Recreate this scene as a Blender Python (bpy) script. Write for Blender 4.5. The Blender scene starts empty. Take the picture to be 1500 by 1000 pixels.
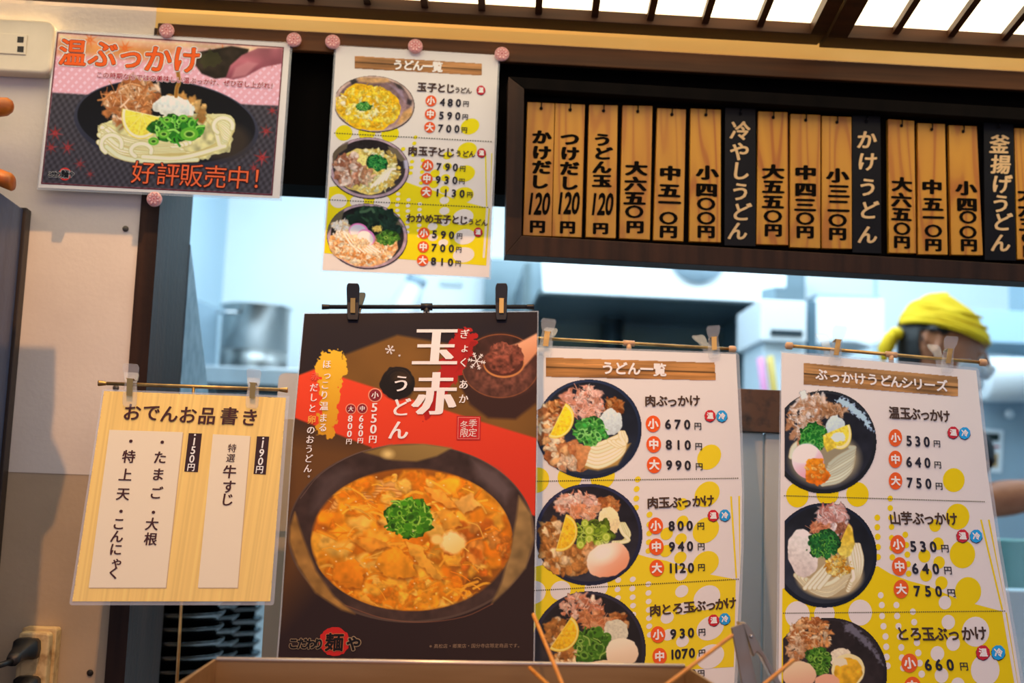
import bpy, bmesh, math, random
import numpy as np
from mathutils import Vector, Matrix

SC = bpy.context.scene
COL = SC.collection
R = math.radians

# ------------------------------------------------------------------ camera
FPX = 1865.0
CAM = Vector((0.0, -1.64, 1.25))
yaw, pitch, roll = R(3.0), R(7.6), R(2.1)
FW = Vector((math.sin(yaw) * math.cos(pitch), math.cos(yaw) * math.cos(pitch), math.sin(pitch)))
R0 = Vector((math.cos(yaw), -math.sin(yaw), 0))
U0 = R0.cross(FW)
RC = math.cos(roll) * R0 + math.sin(roll) * U0
UC = -math.sin(roll) * R0 + math.cos(roll) * U0
cd = bpy.data.cameras.new('camera')
cam = bpy.data.objects.new('camera', cd)
COL.objects.link(cam)
m3 = Matrix((RC, UC, -FW)).transposed()
cam.matrix_world = Matrix.Translation(CAM) @ m3.to_4x4()
cd.sensor_width = 36.0
cd.lens = 36.0 * FPX / 1500.0
cd.clip_start = 0.02
cd.dof.use_dof = True
cd.dof.focus_distance = 1.46
cd.dof.aperture_fstop = 4.0
SC.camera = cam

# ------------------------------------------------------------------ world and lights
SC.view_settings.view_transform = 'Standard'
SC.view_settings.look = 'None'
SC.view_settings.gamma = 1.0
SC.view_settings.use_curve_mapping = False
SC.view_settings.exposure = 0.0
W = bpy.data.worlds.new('world')
SC.world = W
W.use_nodes = True
W.node_tree.nodes['Background'].inputs[0].default_value = (0.26, 0.29, 0.43, 1)
W.node_tree.nodes['Background'].inputs[1].default_value = 1.05


def light(name, kind, loc, aim, power, color, size=0.1, size_y=None, spot=None, blend=0.5):
    ld = bpy.data.lights.new(name, kind)
    ld.energy = power
    ld.color = color
    if kind == 'AREA':
        ld.size = size
        if size_y:
            ld.shape = 'RECTANGLE'
            ld.size_y = size_y
    else:
        ld.shadow_soft_size = size
    if kind == 'SPOT':
        ld.spot_size = spot
        ld.spot_blend = blend
    o = bpy.data.objects.new(name, ld)
    COL.objects.link(o)
    o.location = loc
    o.rotation_euler = (Vector(aim) - Vector(loc)).to_track_quat('-Z', 'Y').to_euler()
    return o


light('warm_ceiling_spot', 'SPOT', (-0.24, -1.2, 2.75), (-0.24, -0.2, 1.15), 82, (1.0, 0.49, 0.18), 0.004, spot=R(68), blend=0.9)
light('shop_ceiling_light', 'AREA', (0.6, -2.7, 2.0), (0.0, 0, 1.75), 7.5, (1.0, 0.62, 0.40), 0.9)
light('kitchen_tube_front', 'AREA', (0.3, 1.0, 2.55), (0.3, 1.0, 0), 32, (0.68, 0.87, 1.0), 2.4, 0.7)
light('kitchen_tube_rear', 'AREA', (0.6, 1.9, 2.55), (0.6, 2.96, 1.2), 60, (0.70, 0.88, 1.0), 3.4, 0.7)

# ------------------------------------------------------------------ pixel <-> place


def ray(px, py):
    return FW + RC * ((px - 750.0) / FPX) + UC * ((500.0 - py) / FPX)


def hit(px, py, p0, n):
    d = ray(px, py)
    return CAM + d * ((p0 - CAM).dot(n) / d.dot(n))


def atY(px, py, Y):
    return hit(px, py, Vector((0, Y, 0)), Vector((0, 1, 0)))


def atZ(px, py, z):
    return hit(px, py, Vector((0, 0, z)), Vector((0, 0, 1)))


class Plane:
    """a flat sheet leaning back: Y at the height of pixel row ya is Ya, at row yb is Yb"""

    def __init__(s, ya, Ya, yb, Yb, xm=750):
        a, b = atY(xm, ya, Ya), atY(xm, yb, Yb)
        v = (b - a)
        v.x = 0
        s.p = a
        s.n = Vector((1, 0, 0)).cross(v).normalized()
        if s.n.y > 0:
            s.n = -s.n

    def w(s, px, py, lay=0.0):
        return hit(px, py, s.p, s.n) + s.n * lay

    def grid(s, X, Y, lay=0.0):
        d = (np.array(FW)[None, None, :] + np.array(RC)[None, None, :] * ((X - 750) / FPX)[..., None]
             + np.array(UC)[None, None, :] * ((500 - Y) / FPX)[..., None])
        t = (s.p - CAM).dot(s.n) / (d @ np.array(s.n))
        return np.array(CAM) + d * t[..., None] + np.array(s.n) * lay


def VY(Y):
    return Plane(0, Y, 900, Y)

# ------------------------------------------------------------------ materials


def lin(c):
    c = np.asarray(c, float) / 255.0
    return np.where(c <= 0.04045, c / 12.92, ((c + 0.055) / 1.055) ** 2.4)


MATS = {}


def mat(name, rgb, rough=0.6, metal=0.0, spec=0.5, emit=0.0):
    if name in MATS:
        return MATS[name]
    m = bpy.data.materials.new(name)
    m.use_nodes = True
    b = m.node_tree.nodes['Principled BSDF']
    b.inputs['Base Color'].default_value = (*rgb, 1)
    b.inputs['Roughness'].default_value = rough
    b.inputs['Metallic'].default_value = metal
    b.inputs['Specular IOR Level'].default_value = spec
    if emit:
        b.inputs['Emission Color'].default_value = (*rgb, 1)
        b.inputs['Emission Strength'].default_value = emit
    MATS[name] = m
    return m


def noisy(name, c1, c2, scale=(8, 8, 8), rough=0.6, metal=0.0, spec=0.5, detail=4, lo=0.35, hi=0.65, bump=0.0, bscale=None, rnd=False):
    """two colours mixed by a stretched noise: grain, scuffs, plaster"""
    if name in MATS:
        return MATS[name]
    m = mat(name, c1, rough, metal, spec)
    nt = m.node_tree
    N, L = nt.nodes, nt.links
    b = N['Principled BSDF']
    tc = N.new('ShaderNodeTexCoord')
    mp = N.new('ShaderNodeMapping')
    mp.inputs['Scale'].default_value = scale
    L.new(tc.outputs['Object'], mp.inputs['Vector'])
    if rnd:
        oi = N.new('ShaderNodeObjectInfo')
        mu = N.new('ShaderNodeMath')
        mu.operation = 'MULTIPLY'
        mu.inputs[1].default_value = 37.0
        L.new(oi.outputs['Random'], mu.inputs[0])
        L.new(mu.outputs[0], mp.inputs['Location'])
    nz = N.new('ShaderNodeTexNoise')
    nz.inputs['Scale'].default_value = 1.0
    nz.inputs['Detail'].default_value = detail
    L.new(mp.outputs[0], nz.inputs['Vector'])
    rp = N.new('ShaderNodeValToRGB')
    rp.color_ramp.elements[0].position = lo
    rp.color_ramp.elements[1].position = hi
    rp.color_ramp.elements[0].color = (*c1, 1)
    rp.color_ramp.elements[1].color = (*c2, 1)
    L.new(nz.outputs['Fac'], rp.inputs[0])
    L.new(rp.outputs[0], b.inputs['Base Color'])
    if bump:
        n2 = N.new('ShaderNodeTexNoise')
        n2.inputs['Scale'].default_value = bscale or 60
        n2.inputs['Detail'].default_value = 5
        L.new(tc.outputs['Object'], n2.inputs['Vector'])
        bp = N.new('ShaderNodeBump')
        bp.inputs['Strength'].default_value = bump
        bp.inputs['Distance'].default_value = 0.004
        L.new(n2.outputs['Fac'], bp.inputs['Height'])
        L.new(bp.outputs[0], b.inputs['Normal'])
    MATS[name] = m
    return m


def grain(name, c1, c2, c3, freq=90, rough=0.5):
    """sawn plank with long arched growth rings running along Z"""
    if name in MATS:
        return MATS[name]
    m = mat(name, c1, rough)
    N, L = m.node_tree.nodes, m.node_tree.links
    b = N['Principled BSDF']
    tc = N.new('ShaderNodeTexCoord')
    oi = N.new('ShaderNodeObjectInfo')
    mu = N.new('ShaderNodeMath'); mu.operation = 'MULTIPLY'; mu.inputs[1].default_value = 9.0
    L.new(oi.outputs['Random'], mu.inputs[0])
    mp = N.new('ShaderNodeMapping')
    mp.inputs['Scale'].default_value = (1, 1, 0.09)
    L.new(tc.outputs['Object'], mp.inputs['Vector'])
    L.new(mu.outputs[0], mp.inputs['Location'])
    n1 = N.new('ShaderNodeTexNoise')
    n1.inputs['Scale'].default_value = 22
    n1.inputs['Detail'].default_value = 1.5
    L.new(mp.outputs[0], n1.inputs['Vector'])
    k = N.new('ShaderNodeMath'); k.operation = 'MULTIPLY'; k.inputs[1].default_value = freq
    L.new(n1.outputs['Fac'], k.inputs[0])
    sn = N.new('ShaderNodeMath'); sn.operation = 'SINE'
    L.new(k.outputs[0], sn.inputs[0])
    r = N.new('ShaderNodeValToRGB')
    e = r.color_ramp.elements
    e[0].position, e[1].position = 0.0, 1.0
    e[0].color, e[1].color = (*c1, 1), (*c2, 1)
    el = e.new(0.75); el.color = (*[0.7 * p + 0.3 * q for p, q in zip(c1, c2)], 1)
    ad = N.new('ShaderNodeMath'); ad.operation = 'MULTIPLY_ADD'; ad.inputs[1].default_value = 0.5; ad.inputs[2].default_value = 0.5
    L.new(sn.outputs[0], ad.inputs[0])
    L.new(ad.outputs[0], r.inputs[0])
    hv = N.new('ShaderNodeMixRGB'); hv.inputs[2].default_value = (*c3, 1)
    mr = N.new('ShaderNodeMath'); mr.operation = 'MULTIPLY'; mr.inputs[1].default_value = 0.6
    L.new(oi.outputs['Random'], mr.inputs[0])
    L.new(mr.outputs[0], hv.inputs[0])
    L.new(r.outputs[0], hv.inputs[1])
    L.new(hv.outputs[0], b.inputs['Base Color'])
    return m


def clear(name, tint, k=0.7, rough=0.12):
    """thin clear plastic: mostly see-through with a milky, shiny skin"""
    if name in MATS:
        return MATS[name]
    m = bpy.data.materials.new(name)
    m.use_nodes = True
    N, L = m.node_tree.nodes, m.node_tree.links
    b = N['Principled BSDF']
    b.inputs['Base Color'].default_value = (*tint, 1)
    b.inputs['Roughness'].default_value = rough
    t = N.new('ShaderNodeBsdfTransparent')
    mx = N.new('ShaderNodeMixShader')
    mx.inputs[0].default_value = 1 - k
    L.new(t.outputs[0], mx.inputs[1])
    L.new(b.outputs[0], mx.inputs[2])
    L.new(mx.outputs[0], N['Material Output'].inputs['Surface'])
    MATS[name] = m
    return m


def print_mat(name='printed_paper'):
    if name in MATS:
        return MATS[name]
    m = mat(name, (1, 1, 1), 0.42, spec=0.12)
    N, L = m.node_tree.nodes, m.node_tree.links
    a = N.new('ShaderNodeVertexColor')
    a.layer_name = 'Col'
    L.new(a.outputs[0], N['Principled BSDF'].inputs['Base Color'])
    return m


KEYW = 0.80


def ink_rgb(c, wref):
    return tuple(np.clip(lin(c) / lin(wref) * KEYW, 0.004, 0.9))


def ink(c, wref):
    c = tuple(int(v) for v in c)
    return mat('ink_%d_%d_%d_%d_%d' % (*c, wref[0], wref[2]), ink_rgb(c, wref), 0.45, spec=0.1)

# ------------------------------------------------------------------ things


def thing(name, label, cat, loc, group=None, rot=0.0):
    o = bpy.data.objects.new(name, None)
    o.empty_display_size = 0.02
    COL.objects.link(o)
    o.location = loc
    o.rotation_euler = (0, 0, rot)
    o['label'] = label
    o['category'] = cat
    if group:
        o['group'] = group
    return o


def tag(o, label=None, cat=None, group=None, kind=None):
    if label:
        o['label'] = label
    if cat:
        o['category'] = cat
    if group:
        o['group'] = group
    if kind:
        o['kind'] = kind
    return o


def wloc(parent):
    v = Vector((0, 0, 0))
    while parent is not None:
        v += Vector(parent.location)
        parent = parent.parent
    return v


class MB:
    """collects shapes in world metres; build() links ONE mesh object"""

    def __init__(s):
        s.v, s.f, s.m, s.sm = [], [], [], []

    def add(s, vs, fs, mi=0, smooth=False):
        k = len(s.v)
        s.v += [tuple(v) for v in vs]
        for f in fs:
            s.f.append([k + i for i in f])
            s.m.append(mi)
            s.sm.append(smooth)
        return s

    def box(s, a, b, mi=0):
        x0, y0, z0 = a
        x1, y1, z1 = b
        vs = [(x, y, z) for x in (x0, x1) for y in (y0, y1) for z in (z0, z1)]
        return s.add(vs, [(0, 1, 3, 2), (4, 6, 7, 5), (0, 4, 5, 1), (2, 3, 7, 6), (0, 2, 6, 4), (1, 5, 7, 3)], mi)

    def prism(s, pts, vec, mi=0):
        n = len(pts)
        pts = [Vector(p) for p in pts]
        vec = Vector(vec)
        vs = pts + [p + vec for p in pts]
        fs = [tuple(range(n)), tuple(range(2 * n - 1, n - 1, -1))]
        fs += [(i, i + n, (i + 1) % n + n, (i + 1) % n) for i in range(n)]
        return s.add(vs, fs, mi)

    def tube(s, path, r, n=10, mi=0, cap=True):
        path = [Vector(p) for p in path]
        rs = r if isinstance(r, (list, tuple)) else [r] * len(path)
        vs, fs = [], []
        up = None
        for i, p in enumerate(path):
            t = (path[min(i + 1, len(path) - 1)] - path[max(i - 1, 0)]).normalized()
            if up is None:
                up = t.orthogonal().normalized()
            a = (up - t * up.dot(t)).normalized()
            up = a
            b = t.cross(a)
            vs += [p + (a * math.cos(2 * math.pi * j / n) + b * math.sin(2 * math.pi * j / n)) * rs[i] for j in range(n)]
        for i in range(len(path) - 1):
            for j in range(n):
                fs.append((i * n + j, i * n + (j + 1) % n, (i + 1) * n + (j + 1) % n, (i + 1) * n + j))
        if cap:
            fs += [tuple(range(n - 1, -1, -1)), tuple(range((len(path) - 1) * n, len(path) * n))]
        return s.add(vs, fs, mi, True)

    def lathe(s, prof, c, n=40, mi=0, axis='Z', closed=False):
        """prof: (radius, height) pairs"""
        vs, fs = [], []
        for r, h in prof:
            for j in range(n):
                a = 2 * math.pi * j / n
                p = (r * math.cos(a), r * math.sin(a), h)
                if axis == 'Y':
                    p = (p[0], -p[2], p[1])
                elif axis == 'X':
                    p = (p[2], p[0], p[1])
                vs.append(Vector(c) + Vector(p))
        k = len(prof)
        for i in range(k - 1 + (1 if closed else 0)):
            for j in range(n):
                i2 = (i + 1) % k
                fs.append((i * n + j, i * n + (j + 1) % n, i2 * n + (j + 1) % n, i2 * n + j))
        if not closed:
            fs += [tuple(range(n - 1, -1, -1)), tuple(range((k - 1) * n, k * n))]
        return s.add(vs, fs, mi, True)

    def ball(s, c, r, n=16, mi=0):
        rx, ry, rz = r if isinstance(r, (tuple, list)) else (r, r, r)
        vs, fs = [], []
        m = n // 2
        for i in range(m + 1):
            t = math.pi * (i + 0.001) / (m + 0.002)
            for j in range(n):
                a = 2 * math.pi * j / n
                vs.append(Vector(c) + Vector((rx * math.sin(t) * math.cos(a), ry * math.sin(t) * math.sin(a), rz * math.cos(t))))
        for i in range(m):
            for j in range(n):
                fs.append((i * n + j, i * n + (j + 1) % n, (i + 1) * n + (j + 1) % n, (i + 1) * n + j))
        return s.add(vs, fs, mi, True)

    def build(s, name, mats, parent=None, bevel=0.0, seg=2, org=None, fix=True):
        me = bpy.data.meshes.new(name)
        o = bpy.data.objects.new(name, me)
        base = wloc(parent) if parent else Vector((0, 0, 0))
        if org is None:
            org = base
            if parent is None and s.v:
                a = np.array(s.v)
                org = Vector(((a[:, 0].min() + a[:, 0].max()) / 2, (a[:, 1].min() + a[:, 1].max()) / 2, a[:, 2].min()))
        org = Vector(org)
        me.from_pydata([Vector(v) - org for v in s.v], [], s.f)
        for mm in (mats if isinstance(mats, (list, tuple)) else [mats]):
            me.materials.append(mm)
        me.polygons.foreach_set('material_index', s.m)
        me.polygons.foreach_set('use_smooth', s.sm)
        if fix:
            bm = bmesh.new()
            bm.from_mesh(me)
            bmesh.ops.recalc_face_normals(bm, faces=bm.faces)
            bm.to_mesh(me)
            bm.free()
        me.update()
        COL.objects.link(o)
        o.parent = parent
        o.location = org - base
        if bevel:
            md = o.modifiers.new('edge', 'BEVEL')
            md.width = bevel
            md.segments = seg
            md.limit_method = 'ANGLE'
        return o

# ------------------------------------------------------------------ lettering
GL = {}


def glyph(ch, off):
    k = (ch, off)
    if k not in GL:
        cu = bpy.data.curves.new('glyph', 'FONT')
        cu.body = ch
        cu.offset = off
        cu.resolution_u = 3
        o = bpy.data.objects.new('glyph', cu)
        COL.objects.link(o)
        dg = bpy.context.evaluated_depsgraph_get()
        me = bpy.data.meshes.new_from_object(o.evaluated_get(dg))
        vs = np.array([v.co[:2] for v in me.vertices]).reshape(-1, 2)
        fs = [tuple(p.vertices) for p in me.polygons]
        bpy.data.objects.remove(o)
        bpy.data.meshes.remove(me)
        bpy.data.curves.remove(cu)
        if ord(ch) < 256:
            c = np.array([(vs[:, 0].min() + vs[:, 0].max()) / 2, 0.345])
        else:
            c = np.array([0.5, 0.375])
        GL[k] = (vs - c, fs)
    return GL[k]


class Ink:
    """flat printed lettering and shapes on a plane, placed in crop units"""

    def __init__(s, plane, wref, crop=(0, 0, 1.0), slope=(0.0, 0.0)):
        s.pl, s.wref = plane, wref
        s.mb, s.mats = MB(), []
        s.crop(*crop)
        s.slope = slope

    def crop(s, ox, oy, sc):
        s.ox, s.oy, s.sc = ox, oy, sc

    def mi(s, col):
        m = col if not isinstance(col, (tuple, list)) else ink(col, s.wref)
        if m not in s.mats:
            s.mats.append(m)
        return s.mats.index(m)

    def P(s, x, y, lay):
        return s.pl.w(s.ox + x / s.sc, s.oy + y / s.sc, lay)

    def poly(s, pts, col, lay=0.0005):
        s.mb.add([s.P(x, y, lay) for x, y in pts], [tuple(range(len(pts)))], s.mi(col))

    def disc(s, x, y, r, col, lay=0.0005, ry=None, n=28, rough=0.0, seed=1):
        ry = ry or r
        rg = random.Random(seed)
        pts = []
        for i in range(n):
            k = 1 + rough * rg.uniform(-1, 1)
            pts.append((x + r * k * math.cos(2 * math.pi * i / n), y + ry * k * math.sin(2 * math.pi * i / n)))
        s.poly(pts, col, lay)

    def ring(s, x, y, r, t, col, lay=0.0005, n=32, ry=None, a0=0, a1=360):
        ry = ry or r
        for i in range(n):
            a, b = [R(a0 + (a1 - a0) * (i + d) / n) for d in (0, 1)]
            s.poly([(x + r * math.cos(a), y + ry * math.sin(a)), (x + r * math.cos(b), y + ry * math.sin(b)),
                    (x + (r - t) * math.cos(b), y + (ry - t) * math.sin(b)), (x + (r - t) * math.cos(a), y + (ry - t) * math.sin(a))], col, lay)

    def line(s, x0, y0, x1, y1, w, col, lay=0.0005):
        d = math.hypot(x1 - x0, y1 - y0)
        nx, ny = -(y1 - y0) / d * w / 2, (x1 - x0) / d * w / 2
        s.poly([(x0 + nx, y0 + ny), (x1 + nx, y1 + ny), (x1 - nx, y1 - ny), (x0 - nx, y0 - ny)], col, lay)

    def dash(s, x0, y0, x1, y1, n, w, col, lay=0.0006):
        for i in range(n):
            a, b = (i + 0.2) / n, (i + 0.75) / n
            s.line(x0 + (x1 - x0) * a, y0 + (y1 - y0) * a, x0 + (x1 - x0) * b, y0 + (y1 - y0) * b, w, col, lay)

    def ch(s, c, x, y, w, col, bold=0.015, h=None, lay=0.001, dil=0.0, out=None, slope=None, shear=0.0):
        """one character centred at x, y; w and h are em sizes; dil thickens uprights; out = (colour, width)"""
        h = h or w
        sh, sv = slope or s.slope
        jobs = [(bold, col, lay)]
        if out:
            jobs.insert(0, (bold + out[1], out[0], lay - 0.0003))
        vs, fs = glyph(c, 0.0)
        for b, cc, ly in jobs:
            if b >= 0.008:
                n = 8 if b < 0.05 else 14
                sh_ = [(0, 0)] + [((b + dil) * math.cos(6.28318 * i / n), b * math.sin(6.28318 * i / n)) for i in range(n)]
            elif dil:
                sh_ = [(dil * (i / 2 - 1), 0) for i in range(5)]
            else:
                sh_ = [(0, 0)]
            for i, (ox, oy) in enumerate(sh_):
                gy = vs[:, 1] + oy
                gx = vs[:, 0] + ox + shear * gy
                dx, dy = gx * w, -gy * h
                X, Y = x + dx + dy * sv, y + dy + dx * sh
                p = s.pl.grid((s.ox + X / s.sc)[None], (s.oy + Y / s.sc)[None], ly + 1.6e-5 * i)[0]
                s.mb.add(p, fs, s.mi(cc))

    def row(s, txt, x0, y0, x1, y1, w, col, **k):
        n = max(1, len(txt) - 1)
        for i, c in enumerate(txt):
            if c != ' ':
                s.ch(c, x0 + (x1 - x0) * i / n, y0 + (y1 - y0) * i / n, w, col, **k)

    def at(s, txt, pts, w, col, **k):
        for c, (x, y) in zip(txt, pts):
            s.ch(c, x, y, w, col, **k)

    def build(s, name, parent):
        return s.mb.build(name, s.mats, parent, fix=False)

# ------------------------------------------------------------------ printed pictures: a small painter on a fine grid


def sstep(x):
    x = np.clip(x, 0, 1)
    return x * x * (3 - 2 * x)


class Ras:
    def __init__(s, crop, box, res, bg=None, seed=1):
        s.ox, s.oy, s.sc = crop
        x0, y0, x1, y1 = box
        s.res = res
        nx, ny = int(round((x1 - x0) / res)) + 1, int(round((y1 - y0) / res)) + 1
        s.x = np.linspace(x0, x1, nx)
        s.y = np.linspace(y0, y1, ny)
        s.X, s.Y = np.meshgrid(s.x, s.y)
        s.C = np.zeros((ny, nx, 3))
        s.A = np.zeros((ny, nx))
        if bg is not None:
            s.C[:] = bg
            s.A[:] = 1
        s.rs = np.random.RandomState(seed)

    def win(s, x0, y0, x1, y1):
        p = s.res * 3
        i0, i1 = np.searchsorted(s.x, x0 - p), np.searchsorted(s.x, x1 + p)
        j0, j1 = np.searchsorted(s.y, y0 - p), np.searchsorted(s.y, y1 + p)
        return (slice(j0, j1), slice(i0, i1))

    def noise(s, X, Y, cx, cy=None, oct=2):
        cy = cy or cx
        out = 0
        for o in range(oct):
            sx, sy = cx / 2 ** o, cy / 2 ** o
            g = s.rs.rand(97, 97)
            u, v = (X - s.x[0]) / sx + 11.3, (Y - s.y[0]) / sy + 7.7
            iu, iv = np.floor(u).astype(int), np.floor(v).astype(int)
            fu, fv = sstep(u - iu), sstep(v - iv)
            iu, iv = iu % 96, iv % 96
            a = g[iv, iu] * (1 - fu) + g[iv, iu + 1] * fu
            b = g[iv + 1, iu] * (1 - fu) + g[iv + 1, iu + 1] * fu
            out = out + (a * (1 - fv) + b * fv - 0.5) * 2 / 2 ** o
        return out

    def put(s, sl, m, col, cover=True):
        m = np.clip(m, 0, 1)
        col = np.asarray(col, float)
        s.C[sl] = s.C[sl] * (1 - m[..., None]) + col * m[..., None]
        if cover:
            s.A[sl] = np.maximum(s.A[sl], m)

    def ell(s, cx, cy, rx, ry, col, rot=0, soft=None, tex=0, cell=10, rough=0, op=1.0, grad=None, clip=None, cover=True):
        soft = soft or s.res * 1.2
        rm = max(rx, ry) * (1 + rough) + soft
        sl = s.win(cx - rm, cy - rm, cx + rm, cy + rm)
        X, Y = s.X[sl] - cx, s.Y[sl] - cy
        if X.size == 0:
            return
        c, n = math.cos(R(rot)), math.sin(R(rot))
        U, V = (X * c + Y * n), (-X * n + Y * c)
        q = np.sqrt((U / rx) ** 2 + (V / ry) ** 2)
        if rough:
            q = q + rough * s.noise(s.X[sl], s.Y[sl], rm * 0.35, oct=3)
        m = np.clip((1 - q) * min(rx, ry) / soft + 0.5, 0, 1) * op
        if clip is not None:
            m = m * clip[sl]
        cc = np.ones(X.shape + (3,)) * np.asarray(col, float)
        if grad is not None:
            gx, gy, c2 = grad
            t = sstep(0.5 + 0.5 * (U / rx * gx + V / ry * gy))
            cc = cc * (1 - t[..., None]) + np.asarray(c2, float) * t[..., None]
        if tex:
            cc = cc * (1 + tex * s.noise(s.X[sl], s.Y[sl], cell)[..., None])
        s.put(sl, m, cc, cover)

    def poly(s, pts, col, soft=None, tex=0, cell=10, op=1.0, rough=0, rcell=6, grad=None, clip=None, cover=True):
        soft = soft or s.res * 1.2
        pts = np.asarray(pts, float)
        sl = s.win(pts[:, 0].min() - rough - soft, pts[:, 1].min() - rough - soft, pts[:, 0].max() + rough + soft, pts[:, 1].max() + rough + soft)
        X, Y = s.X[sl], s.Y[sl]
        if X.size == 0:
            return
        d = np.full(X.shape, 1e9)
        ins = np.zeros(X.shape, bool)
        n = len(pts)
        for i in range(n):
            ax, ay = pts[i]
            bx, by = pts[(i + 1) % n]
            ex, ey = bx - ax, by - ay
            t = np.clip(((X - ax) * ex + (Y - ay) * ey) / (ex * ex + ey * ey + 1e-9), 0, 1)
            d = np.minimum(d, (X - ax - t * ex) ** 2 + (Y - ay - t * ey) ** 2)
            if abs(ey) > 1e-9:
                ins ^= ((ay > Y) != (by > Y)) & (X < (Y - ay) * ex / ey + ax)
        sd = np.sqrt(d) * np.where(ins, 1, -1)
        if rough:
            sd = sd + rough * s.noise(X, Y, rcell, oct=2)
        m = np.clip(sd / soft + 0.5, 0, 1) * op
        if clip is not None:
            m = m * clip[sl]
        cc = np.ones(X.shape + (3,)) * np.asarray(col, float)
        if grad is not None:
            gx, gy, c2 = grad
            c = pts.mean(0)
            h = (pts.max(0) - pts.min(0)) / 2 + 1e-6
            t = sstep(0.5 + 0.5 * ((X - c[0]) / h[0] * gx + (Y - c[1]) / h[1] * gy))
            cc = cc * (1 - t[..., None]) + np.asarray(c2, float) * t[..., None]
        if tex:
            cc = cc * (1 + tex * s.noise(X, Y, cell)[..., None])
        s.put(sl, m, cc, cover)

    def stroke(s, pts, w, col, edge=None, k=0.45, clip=None, op=1.0):
        """rounded strand through the points, darker towards its edges"""
        P = np.asarray(pts, float)
        if len(P) > 2:
            Q = [P[0]]
            E_ = np.vstack([2 * P[0] - P[1], P, 2 * P[-1] - P[-2]])
            for i in range(1, len(E_) - 2):
                for t in (0.25, 0.5, 0.75, 1.0):
                    a, b, c, d = E_[i - 1:i + 3]
                    Q.append(0.5 * (2 * b + (c - a) * t + (2 * a - 5 * b + 4 * c - d) * t * t + (3 * b - a - 3 * c + d) * t ** 3))
            P = np.array(Q)
        sl = s.win(P[:, 0].min() - w, P[:, 1].min() - w, P[:, 0].max() + w, P[:, 1].max() + w)
        X, Y = s.X[sl], s.Y[sl]
        if X.size == 0:
            return
        d = np.full(X.shape, 1e9)
        for i in range(len(P) - 1):
            ex, ey = P[i + 1] - P[i]
            t = np.clip(((X - P[i, 0]) * ex + (Y - P[i, 1]) * ey) / (ex * ex + ey * ey + 1e-9), 0, 1)
            d = np.minimum(d, (X - P[i, 0] - t * ex) ** 2 + (Y - P[i, 1] - t * ey) ** 2)
        q = np.sqrt(d) / (w / 2)
        m = np.clip((1.12 - q) * w / 2 / (s.res * 1.1), 0, 1) * op
        if clip is not None:
            m = m * clip[sl]
        e = np.asarray(edge if edge is not None else np.asarray(col) * (1 - k), float)
        t = np.clip(q, 0, 1)[..., None] ** 3.2
        s.put(sl, m, np.asarray(col, float) * (1 - t) + e * t)

    def flakes(s, cx, cy, rx, ry, n, s0, s1, cols, rot=0, clip=None, dark=0.5, asp=(0.4, 1.0), fall=1.0):
        rs = s.rs
        c, sn = math.cos(R(rot)), math.sin(R(rot))
        for i in range(n):
            a, q = rs.rand() * 6.283, math.sqrt(rs.rand()) * fall
            u, v = q * rx * math.cos(a), q * ry * math.sin(a)
            x, y = cx + u * c - v * sn, cy + u * sn + v * c
            r = s0 + (s1 - s0) * rs.rand()
            k = asp[0] + (asp[1] - asp[0]) * rs.rand()
            o = rs.rand() * 6.283
            m = 12
            f1, f2, f3 = rs.rand(3) * 6.283
            a1, a2, a3 = 0.28 * rs.rand(), 0.22 * rs.rand(), 0.14 * rs.rand()
            bend = rs.uniform(-0.5, 0.5)
            pts = []
            for j in range(m):
                t = 6.283 * j / m
                rr = r * (0.85 + a1 * math.sin(2 * t + f1) + a2 * math.sin(3 * t + f2) + a3 * math.sin(5 * t + f3))
                px, py = rr * 1.15 * math.cos(t), rr * k * math.sin(t)
                py += bend * r * (px / r) ** 2
                pts.append((x + px * math.cos(o) - py * math.sin(o), y + px * math.sin(o) + py * math.cos(o)))
            col = np.asarray(cols[rs.randint(len(cols))], float) * (0.91 + 0.17 * rs.rand())
            if dark:
                s.poly([(p[0] + r * 0.06, p[1] + r * 0.14) for p in pts], col * 0.42, soft=r * 0.5, op=dark * 0.8, clip=clip)
            s.poly(pts, col, soft=max(s.res, r * 0.3), clip=clip, tex=0.14, cell=r * 0.6, grad=(rs.uniform(-1, 1), rs.uniform(-0.2, 1), col * 0.84))

    def scallion(s, cx, cy, rx, ry, n, r, dk=(28, 75, 25), cols=((70, 150, 50), (110, 175, 70), (45, 115, 35), (150, 195, 95)), clip=None):
        rs = s.rs
        s.ell(cx, cy, rx, ry, dk, rough=0.3, tex=0.4, cell=r, clip=clip)
        for i in range(n):
            a, q = rs.rand() * 6.283, math.sqrt(rs.rand()) * 0.92
            x, y = cx + q * rx * math.cos(a), cy + q * ry * math.sin(a)
            col = cols[rs.randint(len(cols))]
            o = rs.rand() * 180
            rr = r * (0.6 + 0.6 * rs.rand())
            if rs.rand() < 0.6:
                s.ell(x, y, rr, rr * rs.uniform(0.45, 1), col, rot=o, clip=clip)
                s.ell(x, y, rr * 0.62, rr * 0.42, np.asarray(dk) * rs.uniform(0.8, 1.8), rot=o, clip=clip)
            else:
                b = rs.rand() * 6.283
                s.stroke([(x - rr * 1.3 * math.cos(b), y - rr * 1.3 * math.sin(b)), (x + rs.uniform(-rr, rr) * 0.5, y + rs.uniform(-rr, rr) * 0.5),
                          (x + rr * 1.3 * math.cos(b), y + rr * 1.3 * math.sin(b))], rr * 0.55, col, clip=clip)

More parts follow.
